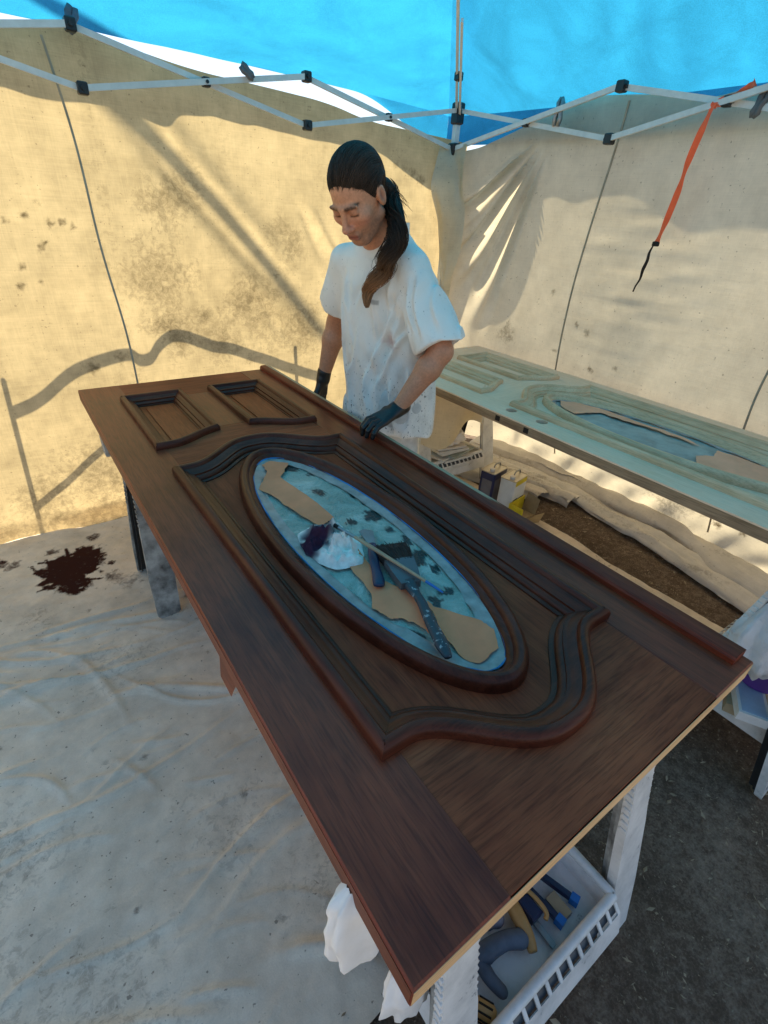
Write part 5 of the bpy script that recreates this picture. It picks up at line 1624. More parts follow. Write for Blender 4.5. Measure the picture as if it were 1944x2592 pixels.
# ------------------------------------------------------------------ the man: implicit surfaces meshed with surface nets
class SDF:
    def __init__(self, lo, hi, h):
        self.lo, self.h = np.array(lo, float), h
        self.n = np.ceil((np.array(hi) - self.lo) / h).astype(int) + 1
        self.F = np.full(self.n, 0.5, np.float32)

    def sub(self, lo, hi):
        a = np.clip(np.floor((np.array(lo) - self.lo) / self.h).astype(int), 0, self.n - 1)
        b = np.clip(np.ceil((np.array(hi) - self.lo) / self.h).astype(int) + 1, 1, self.n)
        sl = tuple(slice(i, j) for i, j in zip(a, b))
        g = [self.lo[k] + self.h * np.arange(a[k], b[k]) for k in range(3)]
        X, Y, Z = np.meshgrid(*g, indexing='ij')
        return sl, X, Y, Z

    def _join(self, sl, d, k, op):
        F = self.F[sl]
        if op == 'add':
            if k > 0:
                hh = np.clip(0.5 + 0.5 * (F - d) / k, 0, 1)
                self.F[sl] = F * (1 - hh) + d * hh - k * hh * (1 - hh)
            else:
                self.F[sl] = np.minimum(F, d)
        else:
            d = -d if op == 'cut' else d
            if k > 0:
                hh = np.clip(0.5 - 0.5 * (F - d) / k, 0, 1)
                self.F[sl] = F * (1 - hh) + d * hh + k * hh * (1 - hh)
            else:
                self.F[sl] = np.maximum(F, d)

    def capsule(self, a, b, ra, rb, k=0.01, op='add'):
        a, b = np.array(a, float), np.array(b, float)
        m = max(ra, rb) + k + 2 * self.h
        sl, X, Y, Z = self.sub(np.minimum(a, b) - m, np.maximum(a, b) + m)
        ba = b - a
        t = np.clip(((X - a[0]) * ba[0] + (Y - a[1]) * ba[1] + (Z - a[2]) * ba[2]) / (ba @ ba + 1e-12), 0, 1)
        d = np.sqrt((X - a[0] - ba[0] * t) ** 2 + (Y - a[1] - ba[1] * t) ** 2 + (Z - a[2] - ba[2] * t) ** 2) - (ra + (rb - ra) * t)
        self._join(sl, d, k, op)

    def ellip(self, c, ax, r, k=0.01, op='add'):
        """ax: 3 unit axes rows, r: radii"""
        c, ax, r = np.array(c, float), np.array(ax, float), np.array(r, float)
        m = r.max() + k + 2 * self.h
        sl, X, Y, Z = self.sub(c - m, c + m)
        P = np.stack([X - c[0], Y - c[1], Z - c[2]], -1) @ ax.T
        q = P / r
        k0 = np.linalg.norm(q, axis=-1)
        k1 = np.linalg.norm(q / r, axis=-1) + 1e-9
        self._join(sl, k0 * (k0 - 1) / k1, k, op)

    def field(self, fn, lo, hi, k=0.0, op='add'):
        sl, X, Y, Z = self.sub(lo, hi)
        self._join(sl, fn(X, Y, Z), k, op)

    def mesh(self):
        F = self.F
        ins = F < 0
        nx, ny, nz = F.shape
        cnt = np.zeros((nx - 1, ny - 1, nz - 1), np.int8)
        for a in (0, 1):
            for b in (0, 1):
                for c in (0, 1):
                    cnt += ins[a:nx - 1 + a, b:ny - 1 + b, c:nz - 1 + c]
        act = (cnt > 0) & (cnt < 8)
        I = np.argwhere(act)
        idx = np.full(act.shape, -1, np.int64)
        idx[act] = np.arange(len(I))
        offs = [(a, b, c) for a in (0, 1) for b in (0, 1) for c in (0, 1)]
        val = np.stack([F[I[:, 0] + a, I[:, 1] + b, I[:, 2] + c] for a, b, c in offs], 1)
        acc = np.zeros((len(I), 3))
        num = np.zeros(len(I))
        for i, p in enumerate(offs):
            for j, q in enumerate(offs):
                if j > i and sum(abs(np.array(p) - np.array(q))) == 1:
                    fa, fb = val[:, i], val[:, j]
                    ms = (fa < 0) != (fb < 0)
                    t = np.where(ms, fa / (fa - fb + 1e-12), 0)
                    acc += ms[:, None] * (np.array(p)[None] + (np.array(q) - np.array(p))[None] * t[:, None])
                    num += ms
        V = self.lo + (I + acc / num[:, None]) * self.h
        faces = []
        for ax in range(3):
            o1, o2 = (ax + 1) % 3, (ax + 2) % 3
            sa = [slice(None)] * 3
            sb = [slice(None)] * 3
            sa[ax], sb[ax] = slice(0, -1), slice(1, None)
            ch = ins[tuple(sa)] != ins[tuple(sb)]
            E = np.argwhere(ch)
            E = E[(E[:, o1] > 0) & (E[:, o2] > 0) & (E[:, o1] < F.shape[o1] - 1) & (E[:, o2] < F.shape[o2] - 1)]
            def cell(d1, d2):
                q = E.copy()
                q[:, o1] -= d1
                q[:, o2] -= d2
                return idx[q[:, 0], q[:, 1], q[:, 2]]
            quad = np.stack([cell(1, 1), cell(0, 1), cell(0, 0), cell(1, 0)], 1)
            s = ins[E[:, 0], E[:, 1], E[:, 2]]
            quad[~s] = quad[~s][:, ::-1]
            faces.append(quad)
        Fc = np.concatenate(faces)
        Fc = Fc[(Fc >= 0).all(1)]
        return V, Fc


def relax(V, F, it=2, lam=0.5):
    n = len(V)
    for _ in range(it):
        acc = np.zeros_like(V)
        num = np.zeros(n)
        for a, b in ((0, 1), (1, 2), (2, 3), (3, 0)):
            np.add.at(acc, F[:, a], V[F[:, b]])
            np.add.at(acc, F[:, b], V[F[:, a]])
            np.add.at(num, F[:, a], 1)
            np.add.at(num, F[:, b], 1)
        V = V + lam * (acc / np.maximum(num, 1)[:, None] - V)
    return V


UP = np.array([0, 0, 1.0])
bf = np.array([-0.96, -0.28, 0.0]); bf /= np.linalg.norm(bf)
bl = np.cross(UP, bf)                                   # towards his left
HC = np.array([0.893, 1.548, 1.664])
hf0 = np.array([-0.919, -0.395, 0.0]); hf0 /= np.linalg.norm(hf0)
pit = math.radians(37.5)
hf = hf0 * math.cos(pit) - UP * math.sin(pit)
hu = hf0 * math.sin(pit) + UP * math.cos(pit)
hl = np.cross(hu, hf)
rol = math.radians(-4.4)
hu, hl = hu * math.cos(rol) + hl * math.sin(rol), hl * math.cos(rol) - hu * math.sin(rol)
HS = 1.06
def HP(f, l, u):
    return HC + (hf * f + hl * l + hu * u) * HS
AX = np.stack([hf, hl, hu])

SHL, SHR = np.array([1.075, 1.452, 1.445]), np.array([0.985, 1.765, 1.445])
ELL, WRL = np.array([1.100, 1.278, 1.195]), np.array([0.972, 1.348, 0.972])
ELR, WRR = np.array([1.03, 1.915, 1.18]), np.array([0.985, 1.955, 0.935])
C7 = np.array([1.045, 1.605, 1.505])

B = SDF((0.74, 1.16, 0.88), (1.26, 2.02, 1.84), 0.0034)
# trunk inside the shirt
for a, b, ra, rb in ((C7 - (-0.02, 0, 0.11), (1.075, 1.61, 1.25), .065, .095), ((1.075, 1.61, 1.25), (1.10, 1.60, 0.95), .098, .10)):
    B.capsule(a, b, ra, rb, 0.05)
B.capsule(C7 - (0, 0, .05), SHL - bl * .03, .07, .06, 0.04)
B.capsule(C7 - (0, 0, .05), SHR + bl * .03, .07, .06, 0.04)
# neck
B.capsule(C7 - (0, 0, .02), HP(-0.028, 0, -0.075), .064, .056, 0.03)
# arms
def arm(sh, el, wr):
    B.capsule(sh, el, .055, .043, 0.02)
    m = el + (wr - el) * 0.28
    B.capsule(el, m, .042, .046, 0.02)
    B.capsule(m, wr, .046, .028, 0.02)
    B.capsule(wr, wr + (wr - m) * 0.12, .026, .020, 0.01)
arm(SHL, ELL, WRL)
arm(SHR, ELR, WRR)
# head
s = HS
B.ellip(HP(-0.010, 0, 0.035), AX, np.array([0.098, 0.077, 0.092]) * s, 0.02)
B.ellip(HP(0.030, 0, -0.030), AX, np.array([0.066, 0.061, 0.082]) * s, 0.03)
B.ellip(HP(0.066, 0, -0.098), AX, np.array([0.024, 0.026, 0.020]) * s, 0.022)      # chin
for sg in (-1, 1):
    B.capsule(HP(0.058, sg * .018, -0.098), HP(-0.006, sg * .056, -0.062), .018 * s, .016 * s, 0.022)   # jaw line
    B.ellip(HP(0.062, sg * .043, -0.018), AX, np.array([0.026, 0.024, 0.022]) * s, 0.02)     # cheekbone
    B.ellip(HP(0.100, sg * .033, 0.006), AX, np.array([0.017, 0.021, 0.013]) * s, 0.014, 'cut')   # socket
    B.ellip(HP(0.0795, sg * .0325, 0.005), AX, np.array([0.0145, 0.0165, 0.0125]) * s, 0.004)   # lid
    B.capsule(HP(0.0925, sg * .010, 0.0225), HP(0.084, sg * .050, 0.0235), .0065 * s, .0050 * s, 0.014)   # brow
    B.ellip(HP(0.098, sg * .0125, -0.0395), AX, np.array([0.011, 0.0085, 0.0085]) * s, 0.006)   # nostril wing
    # ear
    B.ellip(HP(-0.012, sg * .078, -0.004), AX @ np.array([[1, 0, 0], [0, 1, 0], [0, 0, 1]]), np.array([0.021, 0.0085, 0.034]) * s, 0.006)
    B.ellip(HP(-0.008, sg * .0865, -0.004), AX, np.array([0.010, 0.006, 0.018]) * s, 0.004, 'cut')
B.capsule(HP(0.094, 0, 0.018), HP(0.1125, 0, -0.0315), .0075 * s, .0105 * s, 0.012)     # nose bridge
B.ellip(HP(0.1135, 0, -0.034), AX, np.array([0.0125, 0.012, 0.0115]) * s, 0.008)
B.ellip(HP(0.084, 0, -0.066), AX, np.array([0.015, 0.026, 0.016]) * s, 0.012)            # muzzle
B.capsule(HP(0.0935, -0.017, -0.0625), HP(0.0935, 0.017, -0.0625), .0062 * s, .0062 * s, 0.005)
B.capsule(HP(0.0915, -0.015, -0.0755), HP(0.0915, 0.015, -0.0755), .0070 * s, .0070 * s, 0.006)
B.capsule(HP(0.1015, -0.022, -0.0692), HP(0.1015, 0.022, -0.0692), .0025 * s, .0025 * s, 0.003, 'cut')
V, F = B.mesh()
V = relax(V, F, 1, 0.35)
L = (V - HC) @ AX.T / HS
f_, l_, u_2 = L[:, 0], L[:, 1], L[:, 2]
base = np.array([0.52, 0.245, 0.145])
col = np.tile(base, (len(V), 1))
col *= (1 + 0.06 * fbm(V[:, 0] * 30, V[:, 1] * 30, V[:, 2] * 30, seed=900))[:, None]
head = sstep(-0.14, -0.11, u_2) * (np.abs(f_) < .16) * (np.abs(l_) < .12)
def paint(mask, c, a):
    global col
    k = (np.clip(mask, 0, 1) * a)[:, None]
    col = col * (1 - k) + np.array(c) * k
paint(sstep(0.05, 0.075, f_) * sstep(.03, 0.0, np.abs(u_2 + .03)) * head, (0.50, 0.20, 0.14), 0.45)     # ruddy nose and cheeks
stub = sstep(-0.040, -0.060, u_2) * head * sstep(-0.02, 0.02, f_)
paint(stub * (0.7 + 0.4 * vnoise(V[:, 0] * 220, V[:, 1] * 220, V[:, 2] * 220, seed=906)), (0.17, 0.105, 0.072), 0.62)
paint(np.exp(-((f_ + 0.008) / .010) ** 2 - ((u_2 + .004) / .018) ** 2) * sstep(.070, .078, np.abs(l_)), (0.22, 0.07, 0.05), 0.7)  # shade of the ear hollow, put into the skin colour
paint(np.exp(-((u_2 + 0.0545) / .005) ** 2) * sstep(.03, .02, np.abs(l_)) * sstep(.07, .085, f_) * head, (0.16, 0.095, 0.06), 0.55)   # moustache shade
lips = np.exp(-((u_2 + .069) / .010) ** 2) * sstep(.024, .018, np.abs(l_)) * sstep(.080, .09, f_) * head
paint(lips, (0.33, 0.10, 0.085), 0.8)
paint(np.exp(-((u_2 + .0692) / .0022) ** 2) * sstep(.026, .020, np.abs(l_)) * sstep(.080, .09, f_) * head, (0.10, 0.035, 0.03), 0.75)
brow = np.exp(-((u_2 - 0.0235 - 0.10 * (np.abs(l_) - .03) + 7.0 * np.clip(np.abs(l_) - .036, 0, 1) ** 2 * 1.5) / (.0058 - 0.06 * np.clip(np.abs(l_) - .02, 0, .04))) ** 2) * (0.75 + 0.35 * vnoise(V[:, 0] * 260, V[:, 1] * 260, V[:, 2] * 260, seed=905)) * sstep(.008, .016, np.abs(l_)) * sstep(.058, .044, np.abs(l_)) * sstep(.05, .07, f_) * head
paint(np.clip(brow * 1.6, 0, 1), (0.012, 0.007, 0.005), 0.93)
lash = 1.3 * np.exp(-((u_2 + 0.0035) / .0032) ** 2) * sstep(.016, .020, np.abs(l_)) * sstep(.050, .045, np.abs(l_)) * sstep(.06, .072, f_) * head
paint(lash, (0.02, 0.012, 0.010), 0.85)
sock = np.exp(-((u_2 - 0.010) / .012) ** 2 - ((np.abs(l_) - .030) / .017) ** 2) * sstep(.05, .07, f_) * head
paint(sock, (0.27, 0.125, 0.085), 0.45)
man = link_mesh('person', V, F, M['skin'], org=(1.11, 1.61, 0.0), smooth=True, attrs={'col': col})
tag(man, 'long-haired man in a paint-spattered white T-shirt and black gloves leaning over the dark door', 'person')

# hair: a close cap under combed-back strands, tail over his left shoulder
Hh = SDF((0.74, 1.28, 1.26), (1.16, 1.82, 1.86), 0.004)
Hh.ellip(HP(-0.016, 0, 0.038), AX, np.array([0.1015, 0.0810, 0.0965]) * HS, 0.0)
HLF = [-0.12, -0.045, -0.020, 0.012, 0.030, 0.045, 0.07, 0.11]
HLU = [-0.09, -0.07, 0.028, -0.018, 0.016, 0.044, 0.062, 0.070]
def hairline(X, Y, Z):
    P = np.stack([X - HC[0], Y - HC[1], Z - HC[2]], -1) @ AX.T / HS
    f, l, u = P[..., 0], P[..., 1], P[..., 2]
    line = np.interp(f, HLF, HLU) + 0.004 + 0.004 * vnoise(l * 90, f * 90, seed=908)
    return (line - u) * 0.75 * HS
Hh.field(hairline, Hh.lo, Hh.lo + (Hh.n - 1) * Hh.h, 0.004, 'int')
TIE = HP(-0.092, 0.026, -0.035)
TAIL = [TIE, HP(-0.092, 0.044, -0.075), np.array([0.985, 1.452, 1.592]), np.array([0.966, 1.424, 1.545]), np.array([0.950, 1.418, 1.500]), np.array([0.937, 1.443, 1.455]), np.array([0.925, 1.474, 1.415]), np.array([0.916, 1.494, 1.375]), np.array([0.912, 1.508, 1.318])]
RAD = [0.044, 0.042, 0.037, 0.034, 0.031, 0.028, 0.024, 0.017, 0.006]
tp = smooth_path(TAIL, 64)
wv_ = np.linspace(0, 1, len(tp))
tp = tp + (0.010 * np.sin(wv_ * 19 + 1) * sstep(.2, .5, wv_))[:, None] * np.array([0.5, -0.8, 0.2]) + (0.008 * np.sin(wv_ * 27) * sstep(.3, .6, wv_))[:, None] * np.array([-0.8, -0.5, 0])
trd = np.interp(np.linspace(0, 1, len(tp)), np.linspace(0, 1, len(RAD)), RAD)
for i in range(len(tp) - 1):
    k_ = 0.70 - 0.50 * i / len(tp)
    Hh.capsule(tp[i], tp[i + 1], trd[i] * k_, trd[i + 1] * k_, 0.012)
Hh.capsule(HP(-0.075, -0.03, -0.02), C7 + (0.0, -0.02, 0.02), .042, .034, 0.03)
V, F = Hh.mesh()
nv_ = fbm(V[:, 0] * 55, V[:, 1] * 55, V[:, 2] * 9, seed=910, octv=3)
V = relax(V, F, 1, 0.3)
c0 = np.array([0.0290, 0.0165, 0.0105]); c1 = np.array([0.25, 0.125, 0.058])
def hair_col(z):
    t = np.atleast_1d(sstep(1.52, 1.36, np.asarray(z)))[:, None]
    return c0 * (1 - t) + c1 * t
link_mesh('hair', V, F, M['hair'], man, smooth=True, attrs={'col': np.clip(hair_col(V[:, 2]) * 0.8 * (1 + 0.3 * nv_)[:, None], 0.002, 1)})
hs = MB()
cols = []
r4 = np.random.default_rng(21)
def strand(pts, r, tone=1.0):
    k0 = len(hs.v)
    hs.tube(pts, r * np.interp(np.linspace(0, 1, len(pts)), [0, .2, .8, 1], [.18, 1, .9, .2]), 4, caps=False)
    z = np.array([v[2] for v in hs.v[k0:]])
    cols.append(np.clip(hair_col(z) * tone, .002, 1))
# combed-back strands: roots on the hairline and over the scalp, all drawn to the tie at the nape
RE = np.array([0.1035, 0.0828, 0.0985])
CE = np.array([-0.016, 0, 0.038])
tie_l = (np.array([-0.092, 0.026, -0.035]) - CE) / RE
tie_l /= np.linalg.norm(tie_l)
cnt_ = 0
while cnt_ < 1500:
    d = r4.normal(0, 1, 3)
    d /= np.linalg.norm(d)
    q = CE + d * RE
    line = np.interp(q[0], HLF, HLU)
    over = q[2] - line
    if over < -0.003 - 0.010 * r4.uniform(0, 1) ** 3 or (cnt_ % 3 == 0 and over > 0.022):
        continue
    cnt_ += 1
    ln = r4.uniform(0.5, 1.0) if cnt_ % 3 else 1.0
    wob = r4.normal(0, 0.025, 3)
    lift = r4.uniform(0.0, 0.018)
    wp = np.array([-0.45, 1.05 * d[1], max(0.30, 0.45 + 0.5 * d[2])])
    if abs(d[1]) > 0.6 and d[2] < 0.5:
        wp = np.array([-0.35, 1.0 * d[1], 0.42])
    wp = wp / np.linalg.norm(wp) * 1.25
    pts = []
    for t in np.linspace(0, ln, 12):
        e = (1 - t) ** 2 * d + 2 * t * (1 - t) * wp + t * t * tie_l + wob * math.sin(math.pi * t)
        e = e / np.linalg.norm(e)
        s_ = 1 + lift * math.sin(math.pi * t) + 0.004
        if t < 0.12:
            s_ -= 0.03 * (1 - t / 0.12)
        pts.append(HP(*(CE + e * RE * s_)))
    strand(np.array(pts), r4.uniform(.0006, .0014), r4.uniform(.6, 1.9))
# tail
tt = np.gradient(tp, axis=0)
tt /= np.linalg.norm(tt, axis=1)[:, None]
n1 = np.cross(tt, [0.5, 0.6, 0.6])
n1 /= np.linalg.norm(n1, axis=1)[:, None]
n2 = np.cross(tt, n1)
for k in range(900):
    i0 = int(r4.integers(0, max(1, int(len(tp) * 0.82))))
    i1 = min(len(tp), i0 + int(r4.integers(14, 40)))
    a0, rr = r4.uniform(0, 6.28), math.sqrt(r4.uniform(0.25, 1.0))
    ph, fq, am = r4.uniform(0, 6.28), r4.uniform(.16, .34), r4.uniform(.04, .30)
    fly = r4.uniform(0, 1) ** 4 * 0.9
    pts = []
    for i in range(i0, i1, 2):
        w = trd[i] * (rr + fly * (i - i0) / 40)
        a = a0 + 0.035 * (i - i0) + am * math.sin(fq * i + ph)
        wv2 = trd[i] * am * 1.2 * math.sin(fq * i * 1.3 + ph * 2) * (i / len(tp))
        pts.append(tp[i] + n1[i] * (w * math.cos(a) + wv2) + n2[i] * w * math.sin(a) * 0.8)
    if len(pts) > 4:
        strand(np.array(pts), r4.uniform(.0007, .0016), r4.uniform(.55, 1.7))
for k in range(90):
    a = HP(-0.085, 0.03, -0.04) + r4.normal(0, .016, 3)
    b = a + np.array([0.045, -0.050, -0.075]) * r4.uniform(.4, 1.1) + r4.normal(0, .014, 3)
    strand(smooth_path([a, (a + b) / 2 + r4.normal(0, .008, 3) + (0, 0, .006), b], 8), .0008)
# soft baby hairs along the hairline
link_mesh('hair_strands', hs.v, hs.f, M['hair'], man, smooth=True, attrs={'col': np.concatenate(cols)})['kind'] = 'stuff'

# T-shirt
T_ = SDF((0.80, 1.13, 0.76), (1.36, 2.06, 1.60), 0.005)
zk = [0.74, 0.85, 0.98, 1.12, 1.26, 1.38, 1.47, 1.56]
CXk = [1.115, 1.11, 1.098, 1.082, 1.068, 1.058, 1.05, 1.045]
CYk = [1.585, 1.587, 1.592, 1.597, 1.60, 1.602, 1.605, 1.607]
Ak = [0.222, 0.216, 0.210, 0.206, 0.203, 0.205, 0.190, 0.10]
Bk = [0.150, 0.152, 0.150, 0.142, 0.135, 0.128, 0.105, 0.07]
SHF = [(0.150, 1.36, 0.02, 1.06, .010, .013), (0.155, 1.33, 0.07, 0.98, .011, .012), (0.10, 1.45, 0.115, 1.22, .009, .010), (-0.12, 1.42, -0.06, 1.12, .010, .012), (-0.16, 1.34, -0.13, 0.98, .010, .010),
       (0.06, 1.47, -0.03, 1.30, .010, .008), (0.02, 1.08, 0.05, 0.82, .013, .014), (-0.07, 1.10, -0.09, 0.82, .012, .014), (0.12, 1.05, 0.15, 0.82, .012, .015), (0.165, 1.24, 0.10, 1.12, .009, .012), (-0.02, 1.25, -0.10, 0.95, .010, .008), (0.18, 1.10, 0.20, 0.85, .012, .014),
       (0.20, 1.44, 0.29, 1.24, .010, .012), (0.235, 1.46, 0.345, 1.27, .010, .011), (0.185, 1.40, 0.245, 1.25, .008, .010), (0.27, 1.44, 0.37, 1.33, .010, .009)]
def folds(X, Y, Z):
    lat = (X - 1.07) * bl[0] + (Y - 1.6) * bl[1]
    fr = (X - 1.07) * bf[0] + (Y - 1.6) * bf[1]
    d = 0.0075 * vnoise(lat * 9 + 0.8 * Z, Z * 2.2, fr * 8, seed=930)
    d = d + 0.0045 * vnoise(lat * 20, Z * 5, fr * 18, seed=931)
    low = sstep(1.30, 0.85, Z)
    d = d + 0.009 * low * np.sin(lat * 38 + 2.2 * vnoise(lat * 4, Z * 4, fr * 4, seed=932) + 3 * fr)
    # drag lines from the left shoulder and armpit
    q = (lat - 0.13) * 0.8 + (Z - 1.25) * 0.6
    d = d + 0.007 * np.sin(q * 70 + 2 * vnoise(lat * 6, Z * 6, fr * 6, seed=934)) * np.exp(-((lat - 0.10) / .09) ** 2 - ((Z - 1.22) / .17) ** 2)
    # creases: sharp ridges hanging from the shoulders
    for (l0, z0_, l1, z1_, w, am) in SHF:
        dl, dz = l1 - l0, z1_ - z0_
        n2_ = dl * dl + dz * dz
        t = np.clip(((lat - l0) * dl + (Z - z0_) * dz) / n2_, -0.1, 1.1)
        ds = ((lat - l0) * dz - (Z - z0_) * dl) / math.sqrt(n2_) + 0.012 * vnoise(Z * 9, lat * 5, seed=937)
        en = sstep(-0.1, 0.2, t) * sstep(1.1, 0.7, t) * np.exp(-(np.clip(np.abs(((lat - l0) * dl + (Z - z0_) * dz) / n2_ - 0.5) - 0.5, 0, 1) / 0.1) ** 2)
        d = d - am * en * (np.exp(-(ds / w) ** 2) - 0.7 * np.exp(-((ds - 1.7 * w) / (1.3 * w)) ** 2)) * np.where(fr > -0.02, 1.0, 0.0)
    rg = 1 - np.abs(vnoise(lat * 12 + 1.6 * Z, Z * 1.3 + lat * 2, fr * 10, seed=936)) * 2.4
    d = d - 0.010 * np.clip(rg, 0, 1) ** 2 * sstep(1.45, 1.30, Z)
    return d
def torso(X, Y, Z):
    cx, cy = np.interp(Z, zk, CXk), np.interp(Z, zk, CYk)
    a, b = np.interp(Z, zk, Ak), np.interp(Z, zk, Bk)
    lat = (X - cx) * bl[0] + (Y - cy) * bl[1]
    fr = (X - cx) * bf[0] + (Y - cy) * bf[1]
    q = np.sqrt((lat / a) ** 2 + (fr / b) ** 2 + 1e-9)
    return (q - 1) * 0.85 * np.minimum(a, b)
T_.field(torso, T_.lo, T_.lo + (T_.n - 1) * T_.h)
T_.capsule(C7 + (0.0, 0, -.055), SHL - bl * .03 + UP * 0.002, .070, .060, 0.04)
T_.capsule(C7 + (0.0, 0, -.055), SHR + bl * .03 + UP * 0.002, .070, .060, 0.04)
def sleeve(sh, el, frac, r0, r1):
    e = sh + (el - sh) * frac
    T_.capsule(sh, e, r0, r1, 0.03)
    ax = (el - sh) / np.linalg.norm(el - sh)
    return e, ax
e1, a1 = sleeve(SHL - bl * .01, ELL + bl * 0.0, 0.93, 0.068, 0.088)
e2, a2 = sleeve(SHR, ELR, 0.66, 0.066, 0.076)
msk = np.abs(T_.F) < 0.035
gi = np.argwhere(msk)
gp = T_.lo + gi * T_.h
T_.F[msk] += folds(gp[:, 0], gp[:, 1], gp[:, 2]).astype(np.float32)
full = (T_.lo, T_.lo + (T_.n - 1) * T_.h)
for e, ax, sh, el, r in ((e1, a1, SHL, ELL, 0.082), (e2, a2, SHR, ELR, 0.070)):
    # cut the sleeve end flat and hollow it
    def endcut(X, Y, Z, e=e, ax=ax):
        return -((X - e[0]) * ax[0] + (Y - e[1]) * ax[1] + (Z - e[2]) * ax[2] + 0.004 * np.sin(40 * (X + Y)))
    T_.field(endcut, e - ax * 0.05 - 0.125, e + ax * 0.12 + 0.125, 0.003, 'cut')
    T_.capsule(e - ax * 0.10, e + ax * 0.06, r - 0.045, r + 0.002, 0.004, 'cut')
# neck opening and hem
T_.capsule(C7 + UP * 0.048 + bf * 0.034, C7 + UP * 0.14 + bf * 0.06, .066, .080, 0.004, 'cut')
T_.field(lambda X, Y, Z: (0.80 + 0.012 * np.sin((X + Y) * 26)) - Z, full[0], full[1], 0.004, 'int')
V, F = T_.mesh()
V = relax(V, F, 2, 0.5)
lat = (V[:, 0] - 1.07) * bl[0] + (V[:, 1] - 1.6) * bl[1]
fr = (V[:, 0] - 1.07) * bf[0] + (V[:, 1] - 1.6) * bf[1]
Z = V[:, 2]
col = np.tile(np.array([0.78, 0.75, 0.70]), (len(V), 1))
col *= (1 - 0.05 * np.clip(fbm(lat * 9, Z * 9, fr * 9, seed=940), -1, 1))[:, None]
def mark(mask, c, a):
    global col
    k = (np.clip(mask, 0, 1) * a)[:, None]
    col = col * (1 - k) + np.array(c) * k
front = sstep(0.02, 0.06, fr)
mark(sstep(.030, .026, np.abs(lat - 0.035)) * sstep(.0095, .006, np.abs(Z - 1.335 + 0.1 * (lat - .035))) * front, (0.30, 0.30, 0.29), 0.7)
mark(blob(lat, Z, 0.115, 1.19, 0.022, 945, 0.8, 5) * front, (0.42, 0.20, 0.18), 0.55)
mark(0.3 * sstep(1.15, 0.9, Z) * np.clip(fbm(lat * 12, Z * 12, fr * 12, seed=941), 0, 1), (0.36, 0.34, 0.31), 0.5)
link_mesh('t_shirt', V, F, M['shirt'], man, smooth=True, attrs={'col': col})

# trousers and boots
P_ = SDF((0.86, 1.28, 0.02), (1.36, 1.92, 1.02), 0.008)
P_.capsule((1.10, 1.52, 0.93), (1.10, 1.68, 0.93), .135, .135, 0.03)
for kx, ky, ax_, ay in ((1.13, 1.50, 1.17, 1.47), (1.10, 1.72, 1.14, 1.75)):
    P_.capsule((1.11, (ky + 1.61) / 2, 0.88), (kx, ky, 0.50), .115, .085, 0.03)
    P_.capsule((kx, ky, 0.50), (ax_, ay, 0.10), .085, .075, 0.02)
P_.field(lambda X, Y, Z: (0.075 + 0.0 * X) - Z, P_.lo, P_.lo + (P_.n - 1) * P_.h, 0.004, 'int')
V, F = P_.mesh()
link_mesh('trousers', V, F, M['trousers'], man, smooth=True)
for ax_, ay in ((1.17, 1.47), (1.14, 1.75)):
    Q = SDF((ax_ - 0.28, ay - 0.12, -0.01), (ax_ + 0.14, ay + 0.12, 0.16), 0.007)
    tip = np.array([ax_, ay, 0.045]) + bf * 0.17
    Q.capsule((ax_ + 0.03, ay + 0.01, 0.05), tip, .046, .040, 0.02)
    Q.capsule((ax_ + 0.01, ay, 0.05), (ax_ + 0.01, ay, 0.12), .048, .050, 0.02)
    Q.field(lambda X, Y, Z: 0.012 - Z, Q.lo, Q.lo + (Q.n - 1) * Q.h, 0.003, 'int')
    V, F = Q.mesh()
    link_mesh('boot', V, F, M['shoe'], man, smooth=True)

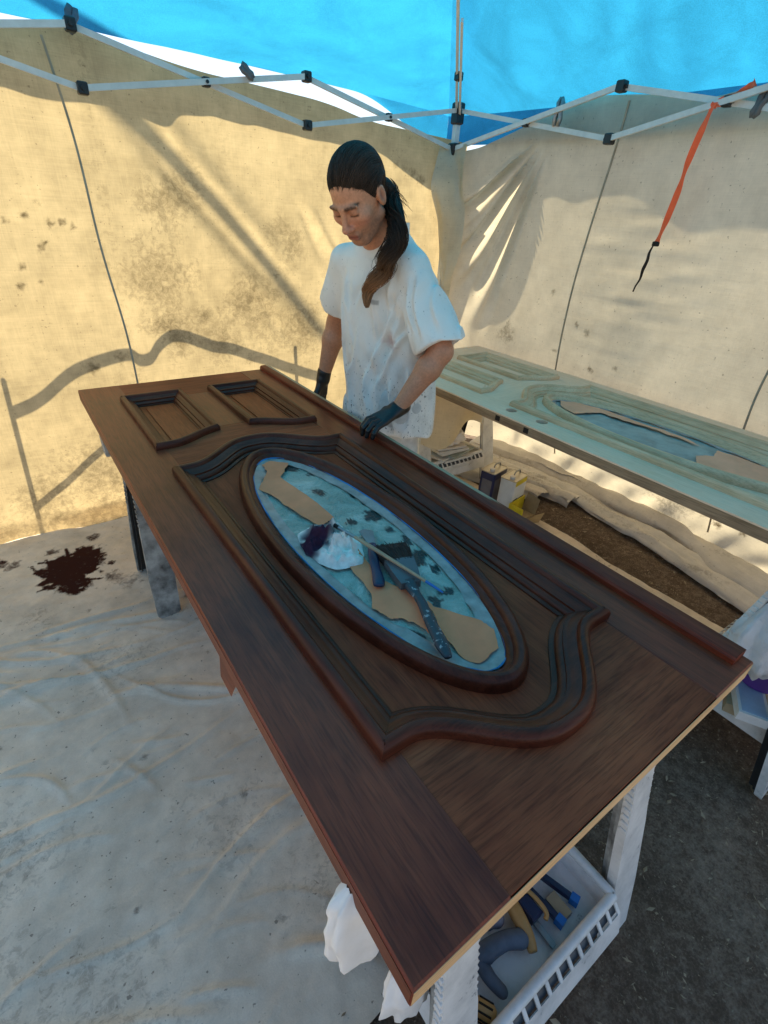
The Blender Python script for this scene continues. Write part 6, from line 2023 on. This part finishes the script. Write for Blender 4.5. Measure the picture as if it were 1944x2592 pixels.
# gloves
def glove(wr, kn_c, across, tips_dir, name_label, lo, hi, fingers, thumb):
    G = SDF(lo, hi, 0.0026)
    ax = (kn_c - wr) / np.linalg.norm(kn_c - wr)
    # cuff, palm
    G.capsule(wr - ax * 0.022, wr + ax * 0.012, .0335, .0325, 0.006)
    for o in (-0.026, -0.009, 0.009, 0.026):
        G.capsule(wr + ax * 0.012 + across * o * 0.6, kn_c + across * o * 1.12, .0165, .0145, 0.014)
    for (o, p) in fingers:
        pts = [kn_c + across * o] + [np.array(q) for q in p]
        rr = [.0122, .0112, .0100, .0085]
        for i in range(len(pts) - 1):
            G.capsule(pts[i], pts[i + 1], rr[i], rr[i + 1], 0.0035)
    tpts = [np.array(q) for q in thumb]
    for i in range(len(tpts) - 1):
        G.capsule(tpts[i], tpts[i + 1], (.0165, .0135, .0115)[i], (.0135, .0115, .0095)[i], 0.006)
    # rolled cuff
    V, F = G.mesh()
    d = fbm(V[:, 0] * 60, V[:, 1] * 60, V[:, 2] * 60, seed=970, octv=2)
    c = V.mean(0)
    V = relax(V, F, 1, 0.4)
    return link_mesh('glove', V, F, M['glove'], man, smooth=True, label=name_label)

kc = np.array([0.892, 1.352, 0.940])
acr = np.array([0.22, -0.97, -0.05]); acr /= np.linalg.norm(acr)      # towards the little finger? the near side
def fing(o, x1, z1, x2, z2, x3, z3, dy=0.0):
    b = kc + acr * o
    return (o, [(x1, b[1] + dy * .5, z1), (x2, b[1] + dy, z2), (x3, b[1] + dy * 1.1, z3)])
glove(WRL, kc, acr, None, 'black glove gripping the far edge strip of the dark door', (0.77, 1.22, 0.84), (1.06, 1.47, 1.05),
      [fing(-0.031, .858, .936, .836, .912, .833, .8895, 0.004), fing(-0.010, .852, .938, .826, .914, .821, .8885, 0.002), fing(0.011, .855, .934, .829, .910, .824, .8885, -0.002), fing(0.031, .862, .926, .841, .905, .836, .8885, -0.006)],
      [WRL + (kc - WRL) * 0.35 + acr * -0.03, kc + np.array([0.005, 0.050, -0.028]), (0.862, 1.408, 0.893)])
kr = WRR + np.array([-0.012, 0.008, -0.085])
acr2 = bf * 0.98 + bl * 0.1; acr2 /= np.linalg.norm(acr2)
def fing2(o, ln):
    b = kr + acr2 * o
    return (o, [b + (-.004, 0, -.032 * ln), b + (-.012, -.004, -.056 * ln), b + (-.024, -.010, -.072 * ln)])
glove(WRR, kr, acr2, None, 'black glove hanging at his side behind the door edge', (0.86, 1.84, 0.70), (1.10, 2.06, 1.02),
      [fing2(-0.030, .85), fing2(-0.010, 1.0), fing2(0.010, 1.05), fing2(0.030, .95)],
      [WRR + np.array([-0.02, -0.005, -0.03]), WRR + np.array([-0.045, -0.012, -0.07]), WRR + np.array([-0.055, -0.018, -0.105])])
